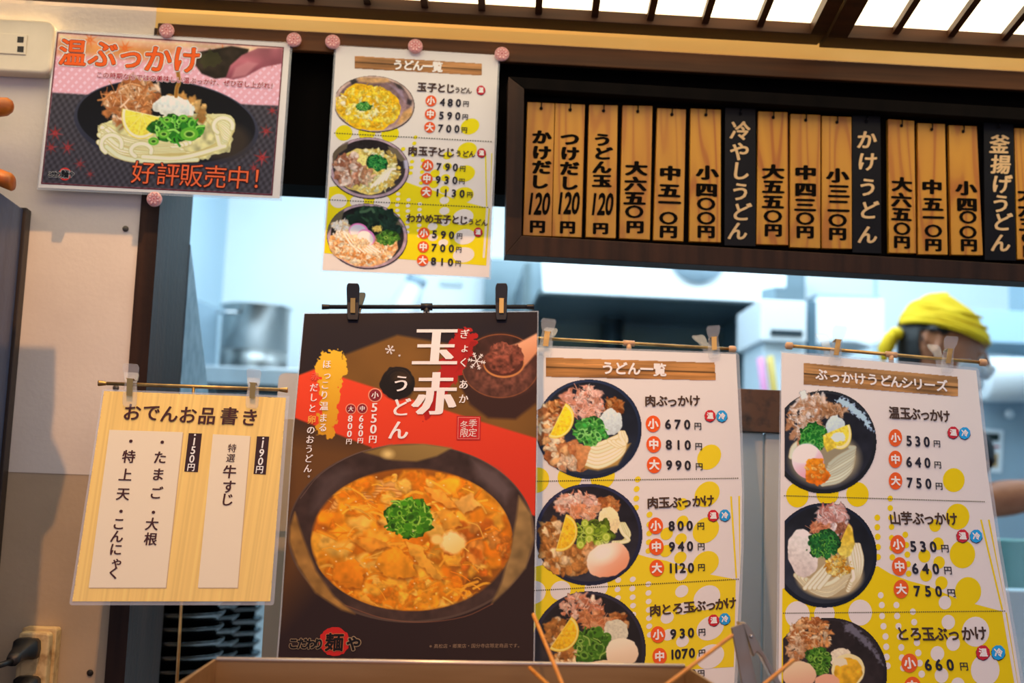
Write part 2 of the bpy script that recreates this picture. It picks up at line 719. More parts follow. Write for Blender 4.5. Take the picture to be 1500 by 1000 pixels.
    def lemon(s, p1, p2, sag, flesh=(238, 190, 40), rind=(245, 222, 120), clip=None):
        """half slice: cut edge p1-p2, the peel bulging to the left of p1->p2 by sag"""
        p1, p2 = np.array(p1, float), np.array(p2, float)
        c = (p1 + p2) / 2
        u = (p2 - p1) / 2
        L = np.linalg.norm(u)
        nv = np.array([u[1], -u[0]]) / L

        def arc(k, off=0.0, n=20):
            return [tuple(c + nv * off + u * k * math.cos(t) + nv * (sag * k) * math.sin(t)) for t in np.linspace(0, math.pi, n)]
        s.poly(arc(1.0), np.asarray(rind) * np.array([0.93, 0.82, 0.45]), clip=clip, tex=0.05)
        s.poly(arc(0.96), rind, clip=clip)
        s.poly(arc(0.84, L * 0.03), flesh, clip=clip, tex=0.12, cell=L * 0.12, grad=(0.3, -0.6, np.clip(np.asarray(flesh) * 1.1, 0, 250)))
        for t in np.linspace(0.35, math.pi - 0.35, 5):
            e = c + u * 0.82 * math.cos(t) + nv * sag * 0.82 * math.sin(t)
            s.stroke([tuple(c + nv * L * 0.05), tuple(e)], L * 0.045, np.asarray(rind) * 0.98, k=0.05, op=0.6, clip=clip)

    def noodles(s, strands, w, col=(232, 212, 168), edge=(196, 166, 116), clip=None):
        for st in strands:
            s.stroke(st, w, col, edge=edge, clip=clip)

    def coil(s, cx, cy, rx, ry, n, w, a0, a1, col=(232, 212, 168), edge=(165, 130, 80), jit=0.08, clip=None):
        """bundles of strands following elliptical arcs"""
        for i in range(n):
            k = 0.25 + 0.75 * (i + 0.5) / n
            o = s.rs.uniform(-0.3, 0.3)
            pts = []
            for t in np.linspace(R(a0) + o, R(a1) + o, 7):
                q = k * (1 + s.rs.uniform(-jit, jit))
                pts.append((cx + rx * q * math.cos(t), cy + ry * q * math.sin(t)))
            s.stroke(pts, w, np.asarray(col) * s.rs.uniform(0.9, 1.05), edge=edge, clip=clip)

    def build(s, name, plane, wref, parent, lay, outline=None):
        ny, nx = s.A.shape
        X, Y, K = s.X, s.Y, s.A > 0.45
        if outline is not None:                # pull the rim vertices onto the cut edge of the paper
            d = np.full(X.shape, 1e18)
            BX, BY = X.copy(), Y.copy()
            ins = np.zeros(X.shape, bool)
            for (ax, ay), (bx, by) in zip(outline, list(outline[1:]) + [outline[0]]):
                ex, ey = bx - ax, by - ay
                t = np.clip(((X - ax) * ex + (Y - ay) * ey) / (ex * ex + ey * ey), 0, 1)
                qx, qy = ax + t * ex, ay + t * ey
                q = (X - qx) ** 2 + (Y - qy) ** 2
                m = q < d
                d[m], BX[m], BY[m] = q[m], qx[m], qy[m]
                if abs(ey) > 1e-9:
                    ins ^= ((ay > Y) != (by > Y)) & (X < (Y - ay) * ex / ey + ax)
            snap = (~ins & (d < (2.1 * s.res) ** 2)) | (d < (0.5 * s.res) ** 2)
            src = np.where(ins | ~snap, 0, 1)
            X, Y = np.where(snap, BX, X), np.where(snap, BY, Y)
            K = ins
        P = plane.grid(s.ox + X / s.sc, s.oy + Y / s.sc, lay).reshape(-1, 3) - np.array(wloc(parent))
        idx = np.arange(ny * nx).reshape(ny, nx)
        q = np.stack([idx[:-1, :-1], idx[1:, :-1], idx[1:, 1:], idx[:-1, 1:]], -1).reshape(-1, 4)
        keep = K.reshape(-1)[q].sum(1) >= (3 if outline is None else 1)
        q = q[keep]
        used = np.unique(q)
        mp = np.zeros(ny * nx, int)
        mp[used] = np.arange(len(used))
        q = mp[q]
        me = bpy.data.meshes.new(name)
        me.vertices.add(len(used))
        me.vertices.foreach_set('co', P[used].ravel())
        me.loops.add(q.size)
        me.loops.foreach_set('vertex_index', q.ravel())
        me.polygons.add(len(q))
        me.polygons.foreach_set('loop_start', np.arange(0, q.size, 4))
        me.polygons.foreach_set('loop_total', np.full(len(q), 4))
        me.update(calc_edges=True)
        at = me.color_attributes.new('Col', 'FLOAT_COLOR', 'POINT')
        rgb = np.clip(lin(np.clip(s.C, 0, 255)) / lin(wref) * KEYW, 0.003, 0.92).reshape(-1, 3)[used]
        at.data.foreach_set('color', np.concatenate([rgb, np.ones((len(used), 1))], 1).ravel())
        me.materials.append(print_mat())
        o = bpy.data.objects.new(name, me)
        COL.objects.link(o)
        o.parent = parent
        return o


def homog(src, dst):
    A = []
    for (x, y), (u, v) in zip(src, dst):
        A += [[x, y, 1, 0, 0, 0, -u * x, -u * y, u], [0, 0, 0, x, y, 1, -v * x, -v * y, v]]
    A = np.array(A, float)
    h = np.linalg.solve(A[:, :8], A[:, 8])

    def f(x, y):
        d = h[6] * x + h[7] * y + 1
        return ((h[0] * x + h[1] * y + h[2]) / d, (h[3] * x + h[4] * y + h[5]) / d)
    return f

# ================================================================== THE SETTING
def D(r, g, b):
    return tuple(lin((r, g, b)))


M_plaster = noisy('white_plaster', D(212, 204, 196), D(224, 217, 208), (6, 6, 6), 0.75, bump=0.06, bscale=160)
M_dado = noisy('beige_lower_paint', D(176, 158, 132), D(190, 170, 142), (9, 9, 9), 0.75, lo=0.3, hi=0.7, bump=0.07, bscale=120)
M_strip = noisy('warm_lit_plaster', D(228, 190, 108), D(238, 206, 130), (3, 3, 8), 0.7, lo=0.45, hi=0.6)  # white plaster; the warm lamp light is put into this yellow
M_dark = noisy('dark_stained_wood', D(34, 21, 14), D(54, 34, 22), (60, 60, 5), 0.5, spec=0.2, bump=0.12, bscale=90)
M_black = noisy('black_stained_wood', D(10, 9, 9), D(16, 13, 12), (40, 40, 4), 0.75, spec=0.04)
M_beam = noisy('brown_beam_wood', D(62, 38, 20), D(98, 60, 30), (3, 40, 60), 0.5, spec=0.2)
M_rail = noisy('lattice_wood', D(44, 26, 14), D(72, 44, 24), (5, 30, 50), 0.5, spec=0.2)
M_kwall = noisy('kitchen_white_panel', D(226, 236, 240), D(234, 242, 245), (2, 2, 2), 0.35)
M_kwall2 = noisy('kitchen_blue_panel', D(178, 208, 224), D(186, 214, 230), (2, 2, 2), 0.4)
M_steel = noisy('brushed_steel', (0.50, 0.51, 0.52), (0.62, 0.63, 0.64), (4, 4, 60), 0.32, 1.0, bump=0.05)
M_floor = noisy('floor_concrete', D(96, 90, 84), D(120, 112, 104), (5, 5, 5), 0.7)


def struct(mb, name, m, **k):
    return tag(mb.build(name, m, **k), kind='structure')


WT = 0.20                                   # depth of the hatch cheek
xl = atY(208.5, 286, 0).x                   # left edge of the post
xp = atY(236, 290, 0).x                     # right edge of the post, left edge of the hatch
zdado = atY(70, 693, 0).z
zhead = atY(450, 271, 0.03).z               # underside of the hatch head
ztop = 2.6
struct(MB().box((-1.5, 0, zdado), (xl, WT, ztop)), 'wall_left', M_plaster)
struct(MB().box((-1.5, 0.0005, 0.0), (xl, WT, zdado)), 'trim_1', M_dado)
zb0 = atY(725, 95, 0).z                     # beam, lower and upper edge
zb1 = atY(725, 66, 0).z
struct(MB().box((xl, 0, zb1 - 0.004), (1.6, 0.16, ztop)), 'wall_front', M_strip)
struct(MB().box((xl, -0.004, 0.0), (xp, WT, zb1 - 0.004)), 'trim_2', M_dark)
bx0 = atY(231, 42, -0.012).x
struct(MB().box((bx0, -0.014, zb0), (1.6, -0.0045, zb1)), 'trim_3', M_beam, bevel=0.0015)
struct(MB().box((xp, 0.03, zhead), (1.6, 0.10, zb1 - 0.004)), 'trim_4', M_black)
struct(MB().box((-1.5, 0.02, 0), (1.6, 0.12, 0.90)), 'wall_counter', M_dado)
struct(MB().box((-2.2, -4.2, -0.05), (2.4, 3.2, 0.0)), 'floor', M_floor)
struct(MB().box((-2.2, 0.10, ztop), (2.4, 3.2, ztop + 0.05)), 'ceiling', M_kwall)
YB = 2.96
xk = atY(326, 430, YB).x
struct(MB().box((-2.2, YB, 0), (2.4, YB + 0.08, ztop)), 'wall_kitchen_back', M_kwall)
struct(MB().box((xk - 0.08, WT, 0), (xk, YB, ztop)), 'wall_kitchen_left', M_kwall2)
struct(MB().box((2.1, WT, 0), (2.18, YB, ztop)), 'wall_kitchen_right', M_kwall2)
# seam strips of the wall panels
for k, (px, w) in enumerate(((748, 20), (1282, 2))):
    a = atY(px, 420, YB - 0.01).x
    b = atY(px + w, 420, YB - 0.01).x
    struct(MB().box((a, YB - 0.012, 0.9), (b, YB - 0.001, ztop)), 'trim_%d' % (5 + k), M_kwall2)

# service counter in front of the hatch, and the kitchen counter behind it
M_count = noisy('counter_board', D(98, 70, 46), D(120, 86, 56), (4, 30, 30), 0.4)
o = MB().box((-0.40, -0.95, 0.91), (1.2, 0.018, 0.95)).build('counter_top', M_count, bevel=0.003)
tag(o, 'brown counter top under the steel oden pan and card stands', 'counter')
o = MB().box((xp + 0.01, 0.121, 0.86), (1.6, 1.02, 0.90)).build('kitchen_counter', M_steel, bevel=0.003)
tag(o, 'steel kitchen worktop behind the hatch, carrying the stacked black bowls', 'worktop')

# ================================================================== THE LATTICE CEILING LIGHT
zr = atY(730, 40, -0.018).z
near = atZ(730, 24, zr)
yr = near.y
BD = -(FW + UC * ((500 - 930) / FPX))        # the bars run from the wall out over the customer, rising a little
BD = BD / -BD.y


def along(p, t):
    return p + BD * t


M_lamp = bpy.data.materials.new('lit_paper_panel')
M_lamp.use_nodes = True
_b = M_lamp.node_tree.nodes['Principled BSDF']
_b.inputs['Base Color'].default_value = (0.8, 0.7, 0.5, 1)
_b.inputs['Emission Color'].default_value = (1.0, 0.80, 0.50, 1)
_b.inputs['Emission Strength'].default_value = 3.6
canopy = thing('lattice_ceiling_light', 'dark wood lattice ceiling light with glowing paper panels above the hatch', 'ceiling light', (0, yr, zr))


def inclined(mb, x0, x1, t0, t1, h0, h1):
    """box from x0 to x1 on the rail line, from t0 to t1 along the bars, h0..h1 above the rail underside"""
    vs = []
    for x in (x0, x1):
        for t in (t0, t1):
            for h in (h0, h1):
                vs.append(along(Vector((x, yr, zr + h)), t))
    mb.add(vs, [(0, 1, 3, 2), (4, 6, 7, 5), (0, 4, 5, 1), (2, 3, 7, 6), (0, 2, 6, 4), (1, 5, 7, 3)])
    return mb


jx0, jx1, jx2 = atZ(1200, 63, zr).x, atZ(1203, 64, zr).x, atZ(1200.8, 65, zr).x
jL, jR = atZ(1181, 58, zr).x, atZ(1234, 61, zr).x
mb = MB().box((-1.2, yr, zr), (jx0, -0.018, zr + 0.0158))
mb.build('far_rail', M_rail, canopy, bevel=0.001)
MB().box((jx2, yr - 0.002, zr - 0.003), (1.6, -0.018, zr + 0.0158)).build('far_rail', M_rail, canopy, bevel=0.001)
inclined(MB(), jL, jx0, 0, 0.30, 0.0, 0.0158).build('cross_rail', M_rail, canopy)
inclined(MB(), jx2, jR, 0, 0.30, -0.003, 0.0158).build('cross_rail', M_rail, canopy)
hbar = 0.006
for px in [457.6 - 82.3 * k for k in (10, 9, 8, 7, 6, 5, 4, 3, 2, 1)] + [457.6, 539.5, 622.6, 705.4, 787.6, 869, 949.5, 1029, 1108.5, 1305, 1384.5, 1462.5, 1540, 1617, 1694, 1771, 1848, 1925]:
    py = 22 + (px - 730) * 0.058
    c = atZ(px, py, zr + 0.008).x
    inclined(MB(), c - 0.0045, c + 0.0045, -0.001, 0.30, hbar, 0.0155).build('lattice_bar', M_rail, canopy)
pm = MB()
inclined(pm, -1.2, jL, 0.0, 0.30, 0.0156, 0.019)
pm.build('paper_panel', M_lamp, canopy)
pm = MB()
inclined(pm, jR, 1.6, 0.0, 0.30, 0.0156, 0.019)
pm.build('paper_panel', M_lamp, canopy)

light('canopy_tube', 'AREA', (0.2, -0.011, zr + 0.10), (0.2, -0.011, 0), 9.0, (1.0, 0.72, 0.36), 2.8, 0.016)

# ================================================================== FLOOR-TO-EYE FITTINGS ON THE LEFT WALL
M_navy = noisy('blue_black_wood', D(48, 62, 92), D(62, 78, 110), (50, 50, 4), 0.35, bump=0.1, bscale=80)
M_trim = mat('dark_edging', D(40, 30, 24), 0.5)
a = atY(40, 310, -0.005)
cab = thing('wall_cabinet', 'dark blue-black wooden cabinet at the left edge, below the wall socket', 'cabinet', (a.x - 0.14, -0.085, 0.95))
zc = a.z
MB().box((a.x - 0.28, -0.20, 0.95), (a.x, -0.02, zc)).build('body', M_navy, cab, bevel=0.002)
MB().box((a.x - 0.28, -0.02, 0.95), (a.x + 0.004, -0.001, zc + 0.002)).build('edging', M_trim, cab, bevel=0.001)

M_ivory = noisy('ivory_plastic', D(214, 204, 182), D(222, 212, 190), (20, 20, 20), 0.4)
M_stain = noisy('stained_ivory_plastic', D(222, 196, 140), D(150, 108, 56), (55, 55, 55), 0.5, lo=0.48, hi=0.72)
M_slot = mat('socket_slot', D(18, 16, 14), 0.6)


def roundbox(x0, x1, z0, z1, y0, y1, r, n=5):
    pts = []
    for cx, cz, a0 in ((x1 - r, z1 - r, 0), (x0 + r, z1 - r, 90), (x0 + r, z0 + r, 180), (x1 - r, z0 + r, 270)):
        for i in range(n + 1):
            t = R(a0 + 90 * i / n)
            pts.append((cx + r * math.cos(t), y0, cz + r * math.sin(t)))
    return MB().prism(pts, (0, y1 - y0, 0))


p, q = atY(-70, 28, -0.02), atY(75, 110, -0.02)
zt, zb = atY(40, 30, -0.02).z, atY(40, 108, -0.02).z
sk = thing('wall_socket', 'white rounded wall socket box beside the top left poster', 'socket', ((p.x + q.x) / 2, -0.012, zb))
roundbox(p.x, q.x, zb, zt, -0.024, -0.0005, 0.012).build('housing', M_ivory, sk, bevel=0.004, seg=3)
c = atY(10, 67, -0.025)
d = atY(39, 67, -0.025)
MB().box((c.x - 0.05, -0.0258, atY(30, 80, -0.025).z), (d.x, -0.0225, atY(30, 50, -0.025).z)).build('socket_plate', M_ivory, sk, bevel=0.001)
s_ = MB()
for py in (58, 72):
    e0, e1 = atY(25, py + 4, -0.026), atY(35, py - 4, -0.026)
    s_.box((e0.x, -0.0262, e0.z), (e1.x, -0.0240, e1.z))
s_.build('slot', M_slot, sk)

p, q = atY(22, 1010, -0.035), atY(72, 926, -0.035)
sk = thing('power_outlet', 'grease-stained ivory outlet block low on the wall with a black plug in it', 'outlet', ((p.x + q.x) / 2, -0.02, q.z - 0.13))
roundbox(p.x, q.x + 0.002, q.z - 0.13, q.z, -0.040, -0.022, 0.005).build('cover', M_stain, sk, bevel=0.0025)
roundbox(p.x - 0.002, q.x + 0.005, q.z - 0.135, q.z + 0.004, -0.021, -0.0005, 0.004).build('back_box', M_stain, sk, bevel=0.001)
roundbox(p.x + 0.006, q.x - 0.009, q.z - 0.12, q.z - 0.007, -0.0415, -0.038, 0.003).build('face_plate', M_stain, sk, bevel=0.0008)
M_rub = mat('black_rubber', D(24, 25, 27), 0.45)
for k, py in enumerate((950, 1006)):
    c = atY(38, py, -0.05)
    pl = thing('power_plug', ('upper' if k == 0 else 'lower') + ' black power plug pushed into the stained outlet block', 'plug', c, 'black plugs in the outlet block')
    w, h = 0.0155, 0.013
    fr = [(c.x - w, -0.0425, c.z - h), (c.x + w, -0.0425, c.z - h), (c.x + w, -0.0425, c.z + h), (c.x - w, -0.0425, c.z + h)]
    mb = MB()
    sec = [(-0.0425, 1.0, 0), (-0.055, 0.95, 0), (-0.062, 0.62, -0.002), (-0.082, 0.5, -0.006), (-0.092, 0.42, -0.010)]
    vs = []
    for y, kk, dz in sec:
        for i in range(12):
            t = 2 * math.pi * i / 12
            sx, sz = math.copysign(abs(math.cos(t)) ** 0.5, math.cos(t)), math.copysign(abs(math.sin(t)) ** 0.5, math.sin(t))
            vs.append((c.x + sx * w * kk - 0.004 * (1 - kk), y, c.z + sz * h * kk + dz))
    fs = [(i * 12 + j, i * 12 + (j + 1) % 12, (i + 1) * 12 + (j + 1) % 12, (i + 1) * 12 + j) for i in range(4) for j in range(12)]
    mb.add(vs, fs + [tuple(range(12)), tuple(range(48, 60))], 0, True)
    mb.build('plug_body', M_rub, pl)
    MB().tube([(c.x - 0.0025, -0.09, c.z - 0.010), (c.x - 0.014, -0.108, c.z - 0.014), (c.x - 0.034, -0.112, c.z - 0.034 - 0.01 * k), (c.x - 0.046 + 0.012 * k, -0.10, c.z - 0.16)], 0.0035).build('cord', M_rub, pl)

M_peg = noisy('orange_varnished_wood', D(206, 120, 30), D(170, 88, 18), (30, 30, 90), 0.4)
for k, (py, hh, t) in enumerate(((156, 0.0125, 0.03), (268, 0.011, -0.06))):
    c = atY(20, py, -0.06)
    mb = MB()
    L = 0.09
    prof = [(-L, hh * 0.9), (-0.02, hh), (-0.008, hh * 0.93), (-0.002, hh * 0.6), (0, hh * 0.2)] if k == 0 else [(-L, hh * 0.8), (-0.03, hh), (-0.003, hh * 1.02), (0, hh * 0.8)]
    vs = []
    for x, r in prof:
        for i in range(14):
            aa = 2 * math.pi * i / 14
            vs.append((c.x + x, c.y + 0.012 * math.cos(aa) * r / hh, c.z + r * math.sin(aa) + (-0.35 * x if k else 0.1 * x)))
    n_ = len(prof)
    fs = [(i * 14 + j, i * 14 + (j + 1) % 14, (i + 1) * 14 + (j + 1) % 14, (i + 1) * 14 + j) for i in range(n_ - 1) for j in range(14)]
    mb.add(vs, fs + [tuple(range(14)), tuple(range((n_ - 1) * 14, n_ * 14))], 0, True)
    root = thing('wooden_peg', ('upper rounded' if k == 0 else 'lower blunt') + ' orange wooden peg end at the left edge beside the poster', 'peg', (c.x - 0.05, c.y, c.z), 'orange wooden pegs')
    mb.build('peg_arm', M_peg, root)
    MB().box((c.x - L - 0.012, c.y - 0.014, c.z - 0.02), (c.x - L + 0.002, -0.0005, c.z + 0.02)).build('wall_bracket', M_trim, root)

# screws and a nail hole in the plaster
for px, py, nm, lb in ((184, 335, 'screw_head', 'small grey screw head in the plaster below the top left poster'), (132, 985, 'cable_hole', 'small dark hole in the lower wall beside the post'), (170, 568, 'screw_head', 'small screw head in the wall by the left clip')):
    c = atY(px, py, 0)
    r_ = 0.004
    o = MB().lathe([(r_, 0.0), (r_, 0.001), (r_ * 0.6, 0.002), (0.0004, 0.0022)], c, 16, axis='Y').build(nm, M_slot if nm == 'cable_hole' else mat('dull_screw', D(90, 86, 80), 0.5, 0.6), org=c)
    tag(o, lb, 'screw' if nm == 'screw_head' else 'hole')

# ================================================================== THE HANGING PRICE BOARD
board = thing('price_board', 'wide dark wooden frame board hung above the hatch, holding the price tablets', 'board', atY(1130, 395, -0.01))
YF, YBK = -0.040, -0.002


def fr4(q, y0, y1, name, m):
    pts = [atY(px, py, y0) for px, py in q]
    MB().prism(pts, (0, y1 - y0, 0)).build(name, m, board, bevel=0.0008)


fr4([(745, 112), (1730, 172.2), (1706, 189), (768, 130)], YF, YBK, 'top_rail', M_black)
fr4([(764, 345), (1710, 399.3), (1736, 425), (740, 373)], YF, YBK, 'bottom_rail', M_dark)
fr4([(745, 112), (768, 130), (764, 345), (740, 373)], YF, YBK, 'side_rail', M_dark)
fr4([(1706, 189), (1730, 172.2), (1736, 425), (1710, 399.3)], YF, YBK, 'side_rail', M_dark)
fr4([(762, 125), (1712, 181), (1716, 408), (760, 350)], -0.010, YBK, 'back_panel', M_black)

WP = {}
M_pl = grain('orange_tablet_wood', D(206, 146, 30), D(172, 98, 14), D(196, 138, 40), 55, 0.42)
M_blk = noisy('black_tablet_lacquer', D(11, 13, 17), D(17, 19, 23), (20, 20, 20), 0.4, spec=0.15)
M_ink = mat('brush_ink', D(13, 8, 4), 0.7, spec=0.05)
M_gold = mat('pale_brush_paint', D(222, 186, 130), 0.6)
M_hook = mat('black_hook', D(20, 18, 17), 0.4, 0.6)
C6, C7 = (720, 150, 3.745), (1100, 150, 3.745)


def tablet(label, q, items, crop, black=False, w=95, h=72, yp=-0.020, bold=0.045):
    pl = VY(yp)
    pts = [pl.w(*c) for c in q]
    base = (pts[2] + pts[3]) / 2
    t = thing('price_tablet', label, 'price tablet', base, 'black heading tablets' if black else 'orange wood price tablets')
    MB().prism(pts, (0, 0.008, 0)).build('board', M_blk if black else M_pl, t, bevel=0.0007)
    hx, hy = (q[0][0] + q[1][0]) / 2, (q[0][1] + q[1][1]) / 2
    hk = MB()
    a = pl.w(hx, hy + 9, 0.001)
    b = pl.w(hx + 1, hy - 3, 0.0)
    hk.tube([a + Vector((0, 0.004, 0)), a + Vector((0, -0.002, -0.001)), a + Vector((0, -0.0035, 0.002)), (a + b) / 2 + Vector((0, -0.003, 0)), b + Vector((0, 0.002, 0.001)), b + Vector((0, 0.010, 0.002))], 0.0008, 6)
    hk.lathe([(0.0022, 0), (0.0022, 0.0006), (0.0001, 0.0007)], a, 14, axis='Y')
    hk.build('hook', M_hook, t)
    sl = ((q[1][1] - q[0][1]) / (q[1][0] - q[0][0]) * 0.8, -(q[3][0] - q[0][0]) / (q[3][1] - q[0][1]) * -1)
    k = Ink(pl, (200, 200, 200), crop, (sl[0], (q[3][0] - q[0][0]) / (q[3][1] - q[0][1])))
    col = M_gold if black else M_ink
    for c, x, y in items:
        if c == '120':
            for i, d in enumerate('120'):
                k.ch(d, x + (i - 1) * 42, y, 88, col, bold=0.030, h=165, shear=0.16, lay=0.0004)
        elif black:
            k.ch(c, x, y, 112, col, bold=0.022, h=108, dil=0.012, lay=0.0004, shear=0.10)
        else:
            k.ch(c, x, y, w * (1.28 if c not in '〇円' else 1.05), col, bold=bold, h=h * (1.12 if c not in '〇円' else 1.0), lay=0.0004, dil=0.02)
    k.build('lettering', t)


tablet('orange price tablet at the left end of the board reading かけだし 120 円', [(772.5, 149), (812.6, 151), (808, 346), (766, 344.4)],
       [('か', 275, 190), ('け', 275, 275), ('だ', 275, 355), ('し', 262, 435), ('120', 258, 555), ('円', 252, 680)], C6, w=84, h=72)
tablet('orange price tablet reading つけだし 120 円, second from the left end', [(813.4, 151), (857, 153), (852, 347.5), (808.8, 346)],
       [('つ', 430, 200), ('け', 430, 280), ('だ', 428, 362), ('し', 425, 442), ('120', 420, 552), ('円', 417, 684)], C6, w=84, h=72)
tablet('orange price tablet reading うどん玉 120 円, third from the left end', [(863, 153), (905, 154), (902, 349), (858, 347)],
       [('う', 608, 205), ('ど', 610, 280), ('ん', 605, 355), ('玉', 605, 430), ('120', 605, 557), ('円', 598, 690)], C6, w=84, h=66)
tablet('paler orange price tablet reading 大六五〇円, left of the cold udon heading', [(912, 154), (956, 155), (952, 351), (907.5, 349)],
       [('大', 795, 362), ('六', 790, 447), ('五', 785, 525), ('〇', 783, 600), ('円', 787, 682)], C6)
tablet('deep orange price tablet reading 中五一〇円, left of the cold udon heading', [(963, 158), (1005, 160), (1001, 353.5), (957, 351.6)],
       [('中', 980, 388), ('五', 975, 483), ('一', 977, 550), ('〇', 970, 635), ('円', 970, 708)], C6)
tablet('orange price tablet reading 小四〇〇円, touching the left of the cold udon heading', [(1011.6, 158.5), (1056, 160.5), (1056, 355), (1010, 353.5)],
       [('小', 1183, 385), ('四', 1180, 480), ('〇', 1177, 557), ('〇', 1177, 635), ('円', 1177, 708)], C6)
tablet('black heading tablet with pale brush letters 冷やしうどん', [(1062, 157), (1107, 159), (1107, 361), (1061, 359.6)],
       [('冷', 1365, 155), ('や', 1360, 270), ('し', 1365, 375), ('う', 1365, 490), ('ど', 1370, 600), ('ん', 1350, 705)], C6, True)
tablet('orange price tablet reading 大五五〇円, just right of the cold udon heading', [(1110.7, 162.8), (1154, 164), (1154.7, 358.8), (1108, 357.7)],
       [('大', 122, 380), ('五', 122, 462), ('五', 120, 545), ('〇', 120, 625), ('円', 122, 700)], C7)
tablet('orange price tablet reading 中四三〇円', [(1158, 166.5), (1202, 168), (1201.5, 363.6), (1157.4, 362)],
       [('中', 300, 385), ('四', 300, 478), ('三', 297, 562), ('〇', 297, 637), ('円', 297, 710)], C7)
tablet('orange price tablet reading 小三二〇円', [(1204, 169.5), (1247.4, 171), (1248, 364.4), (1204, 363.6)],
       [('小', 475, 400), ('三', 482, 487), ('二', 480, 568), ('〇', 475, 647), ('円', 475, 720)], C7)
tablet('black heading tablet with pale brush letters かけうどん', [(1248.2, 168.7), (1290, 169.5), (1291, 371.6), (1248.7, 370)],
       [('か', 635, 205), ('け', 638, 325), ('う', 640, 465), ('ど', 645, 590), ('ん', 640, 725)], C7, True)
tablet('orange price tablet reading 大六五〇円, just right of the kake udon heading', [(1300.8, 174), (1339.5, 176.7), (1342, 371), (1302.3, 370.3)],
       [('大', 828, 450), ('六', 825, 535), ('五', 825, 613), ('〇', 828, 693), ('円', 828, 765)], C7, w=88)
tablet('orange price tablet reading 中五一〇円, between the kake and kamaage headings', [(1344.3, 180), (1384.4, 181.5), (1388.4, 373), (1345, 372.4)],
       [('中', 993, 463), ('五', 997, 558), ('一', 1000, 632), ('〇', 1000, 705), ('円', 1000, 780)], C7, w=90)
tablet('orange price tablet reading 小四〇〇円, touching the left of the kamaage heading', [(1390, 183), (1431, 184.7), (1440, 373.8), (1393.7, 373)],
       [('小', 1180, 470), ('四', 1185, 560), ('〇', 1190, 630), ('〇', 1190, 712), ('円', 1195, 782)], C7, w=90)
tablet('black heading tablet with pale brush letters 釜揚げうどん', [(1441, 176.7), (1484.8, 178), (1488.5, 382), (1442.6, 381)],
       [('釜', 1363, 230), ('揚', 1370, 340), ('げ', 1375, 447), ('う', 1370, 555), ('ど', 1378, 655), ('ん', 1370, 770)], C7, True)
tablet('orange price tablet cut off by the right edge of the photo', [(1486, 187.4), (1526, 189), (1531, 380), (1490.4, 379.6)],
       [('大', 1520, 505), ('六', 1523, 590), ('五', 1527, 670), ('〇', 1532, 745), ('円', 1537, 815)], C7, w=90)

# ================================================================== PRINTED SHEETS
M_film = clear('laminate_film', (0.72, 0.80, 0.88), 0.78)


def sheet(name, label, cat, plane, paper, film, wref, group=None, white=(250, 248, 246)):
    """paper and film are outlines in photo pixels; returns the thing"""
    ctr = sum((plane.w(*p) for p in film), Vector()) / len(film)
    ctr.z = min(plane.w(*p).z for p in film)
    t = thing(name, label, cat, ctr, group)
    nb = plane.n * -0.0005
    MB().prism([plane.w(x, y, -0.0003) for x, y in film], nb * 0.5).build('laminate_film', M_film, t)
    MB().prism([plane.w(x, y, 0.0) for x, y in paper], plane.n * -0.0002).build('paper', ink(wref, wref), t)
    return t


MEAT = ((205, 125, 75), (228, 165, 110), (240, 205, 170), (165, 90, 50), (188, 105, 58))
BONI = ((232, 172, 158), (240, 200, 188), (212, 138, 112), (225, 150, 130), (200, 120, 95))
BONB = ((205, 150, 110), (225, 180, 150), (175, 110, 70), (190, 125, 85), (232, 200, 180))
FRY = ((150, 78, 30), (188, 112, 58), (120, 58, 22), (205, 140, 85))

def fray(r, cx, cy, rx, ry, n, cols, s0=14, s1=58, rot=0):
    """shaved bonito: thin curling shavings"""
    r.flakes(cx, cy, rx, ry, n, s0, s1, cols, rot=rot, dark=0.22, asp=(0.25, 0.7))
    for i in range(n // 2):
        a, q = r.rs.rand() * 6.283, math.sqrt(r.rs.rand())
        x, y = cx + q * rx * math.cos(a), cy + q * ry * math.sin(a)
        t, L = r.rs.rand() * 6.283, r.rs.uniform(s0, s1)
        c = np.array(cols[r.rs.randint(len(cols))]) * r.rs.uniform(0.9, 1.12)
        r.stroke([(x - L * math.cos(t), y - L * math.sin(t)), (x + r.rs.uniform(-8, 8), y + r.rs.uniform(-8, 8)), (x + L * math.cos(t + .5), y + L * math.sin(t + .5))], r.rs.uniform(5, 12), np.clip(c, 0, 250), k=0.3, op=0.8)


# ---------------------------------------------------------------- top left poster
W1 = (218, 192, 170)
P1 = VY(-0.0165)
t1 = sheet('menu_poster', 'landscape poster of a hot udon bowl with orange heading, pinned at top left', 'poster', P1,
           [(82.5, 45), (425, 63.5), (409.5, 290.5), (56, 274.5)], [(81, 43), (428.5, 62), (412.5, 294), (54, 277.5)], W1)
r = Ras((0, 0, 10 / 3), (195, 150, 1394, 962), 2.6, seed=5)
inner = [(280, 157), (1387, 230), (1330, 955), (200, 898)]
r.poly(inner, (95, 25, 30))
inn2 = [(286, 163), (1381, 235), (1325, 948), (206, 892)]
r.poly(inn2, (222, 150, 150))
CL = np.zeros_like(r.A)
_t = Ras((0, 0, 10 / 3), (195, 150, 1394, 962), 2.6)
_t.poly(inn2, (0, 0, 0))
CL = _t.A
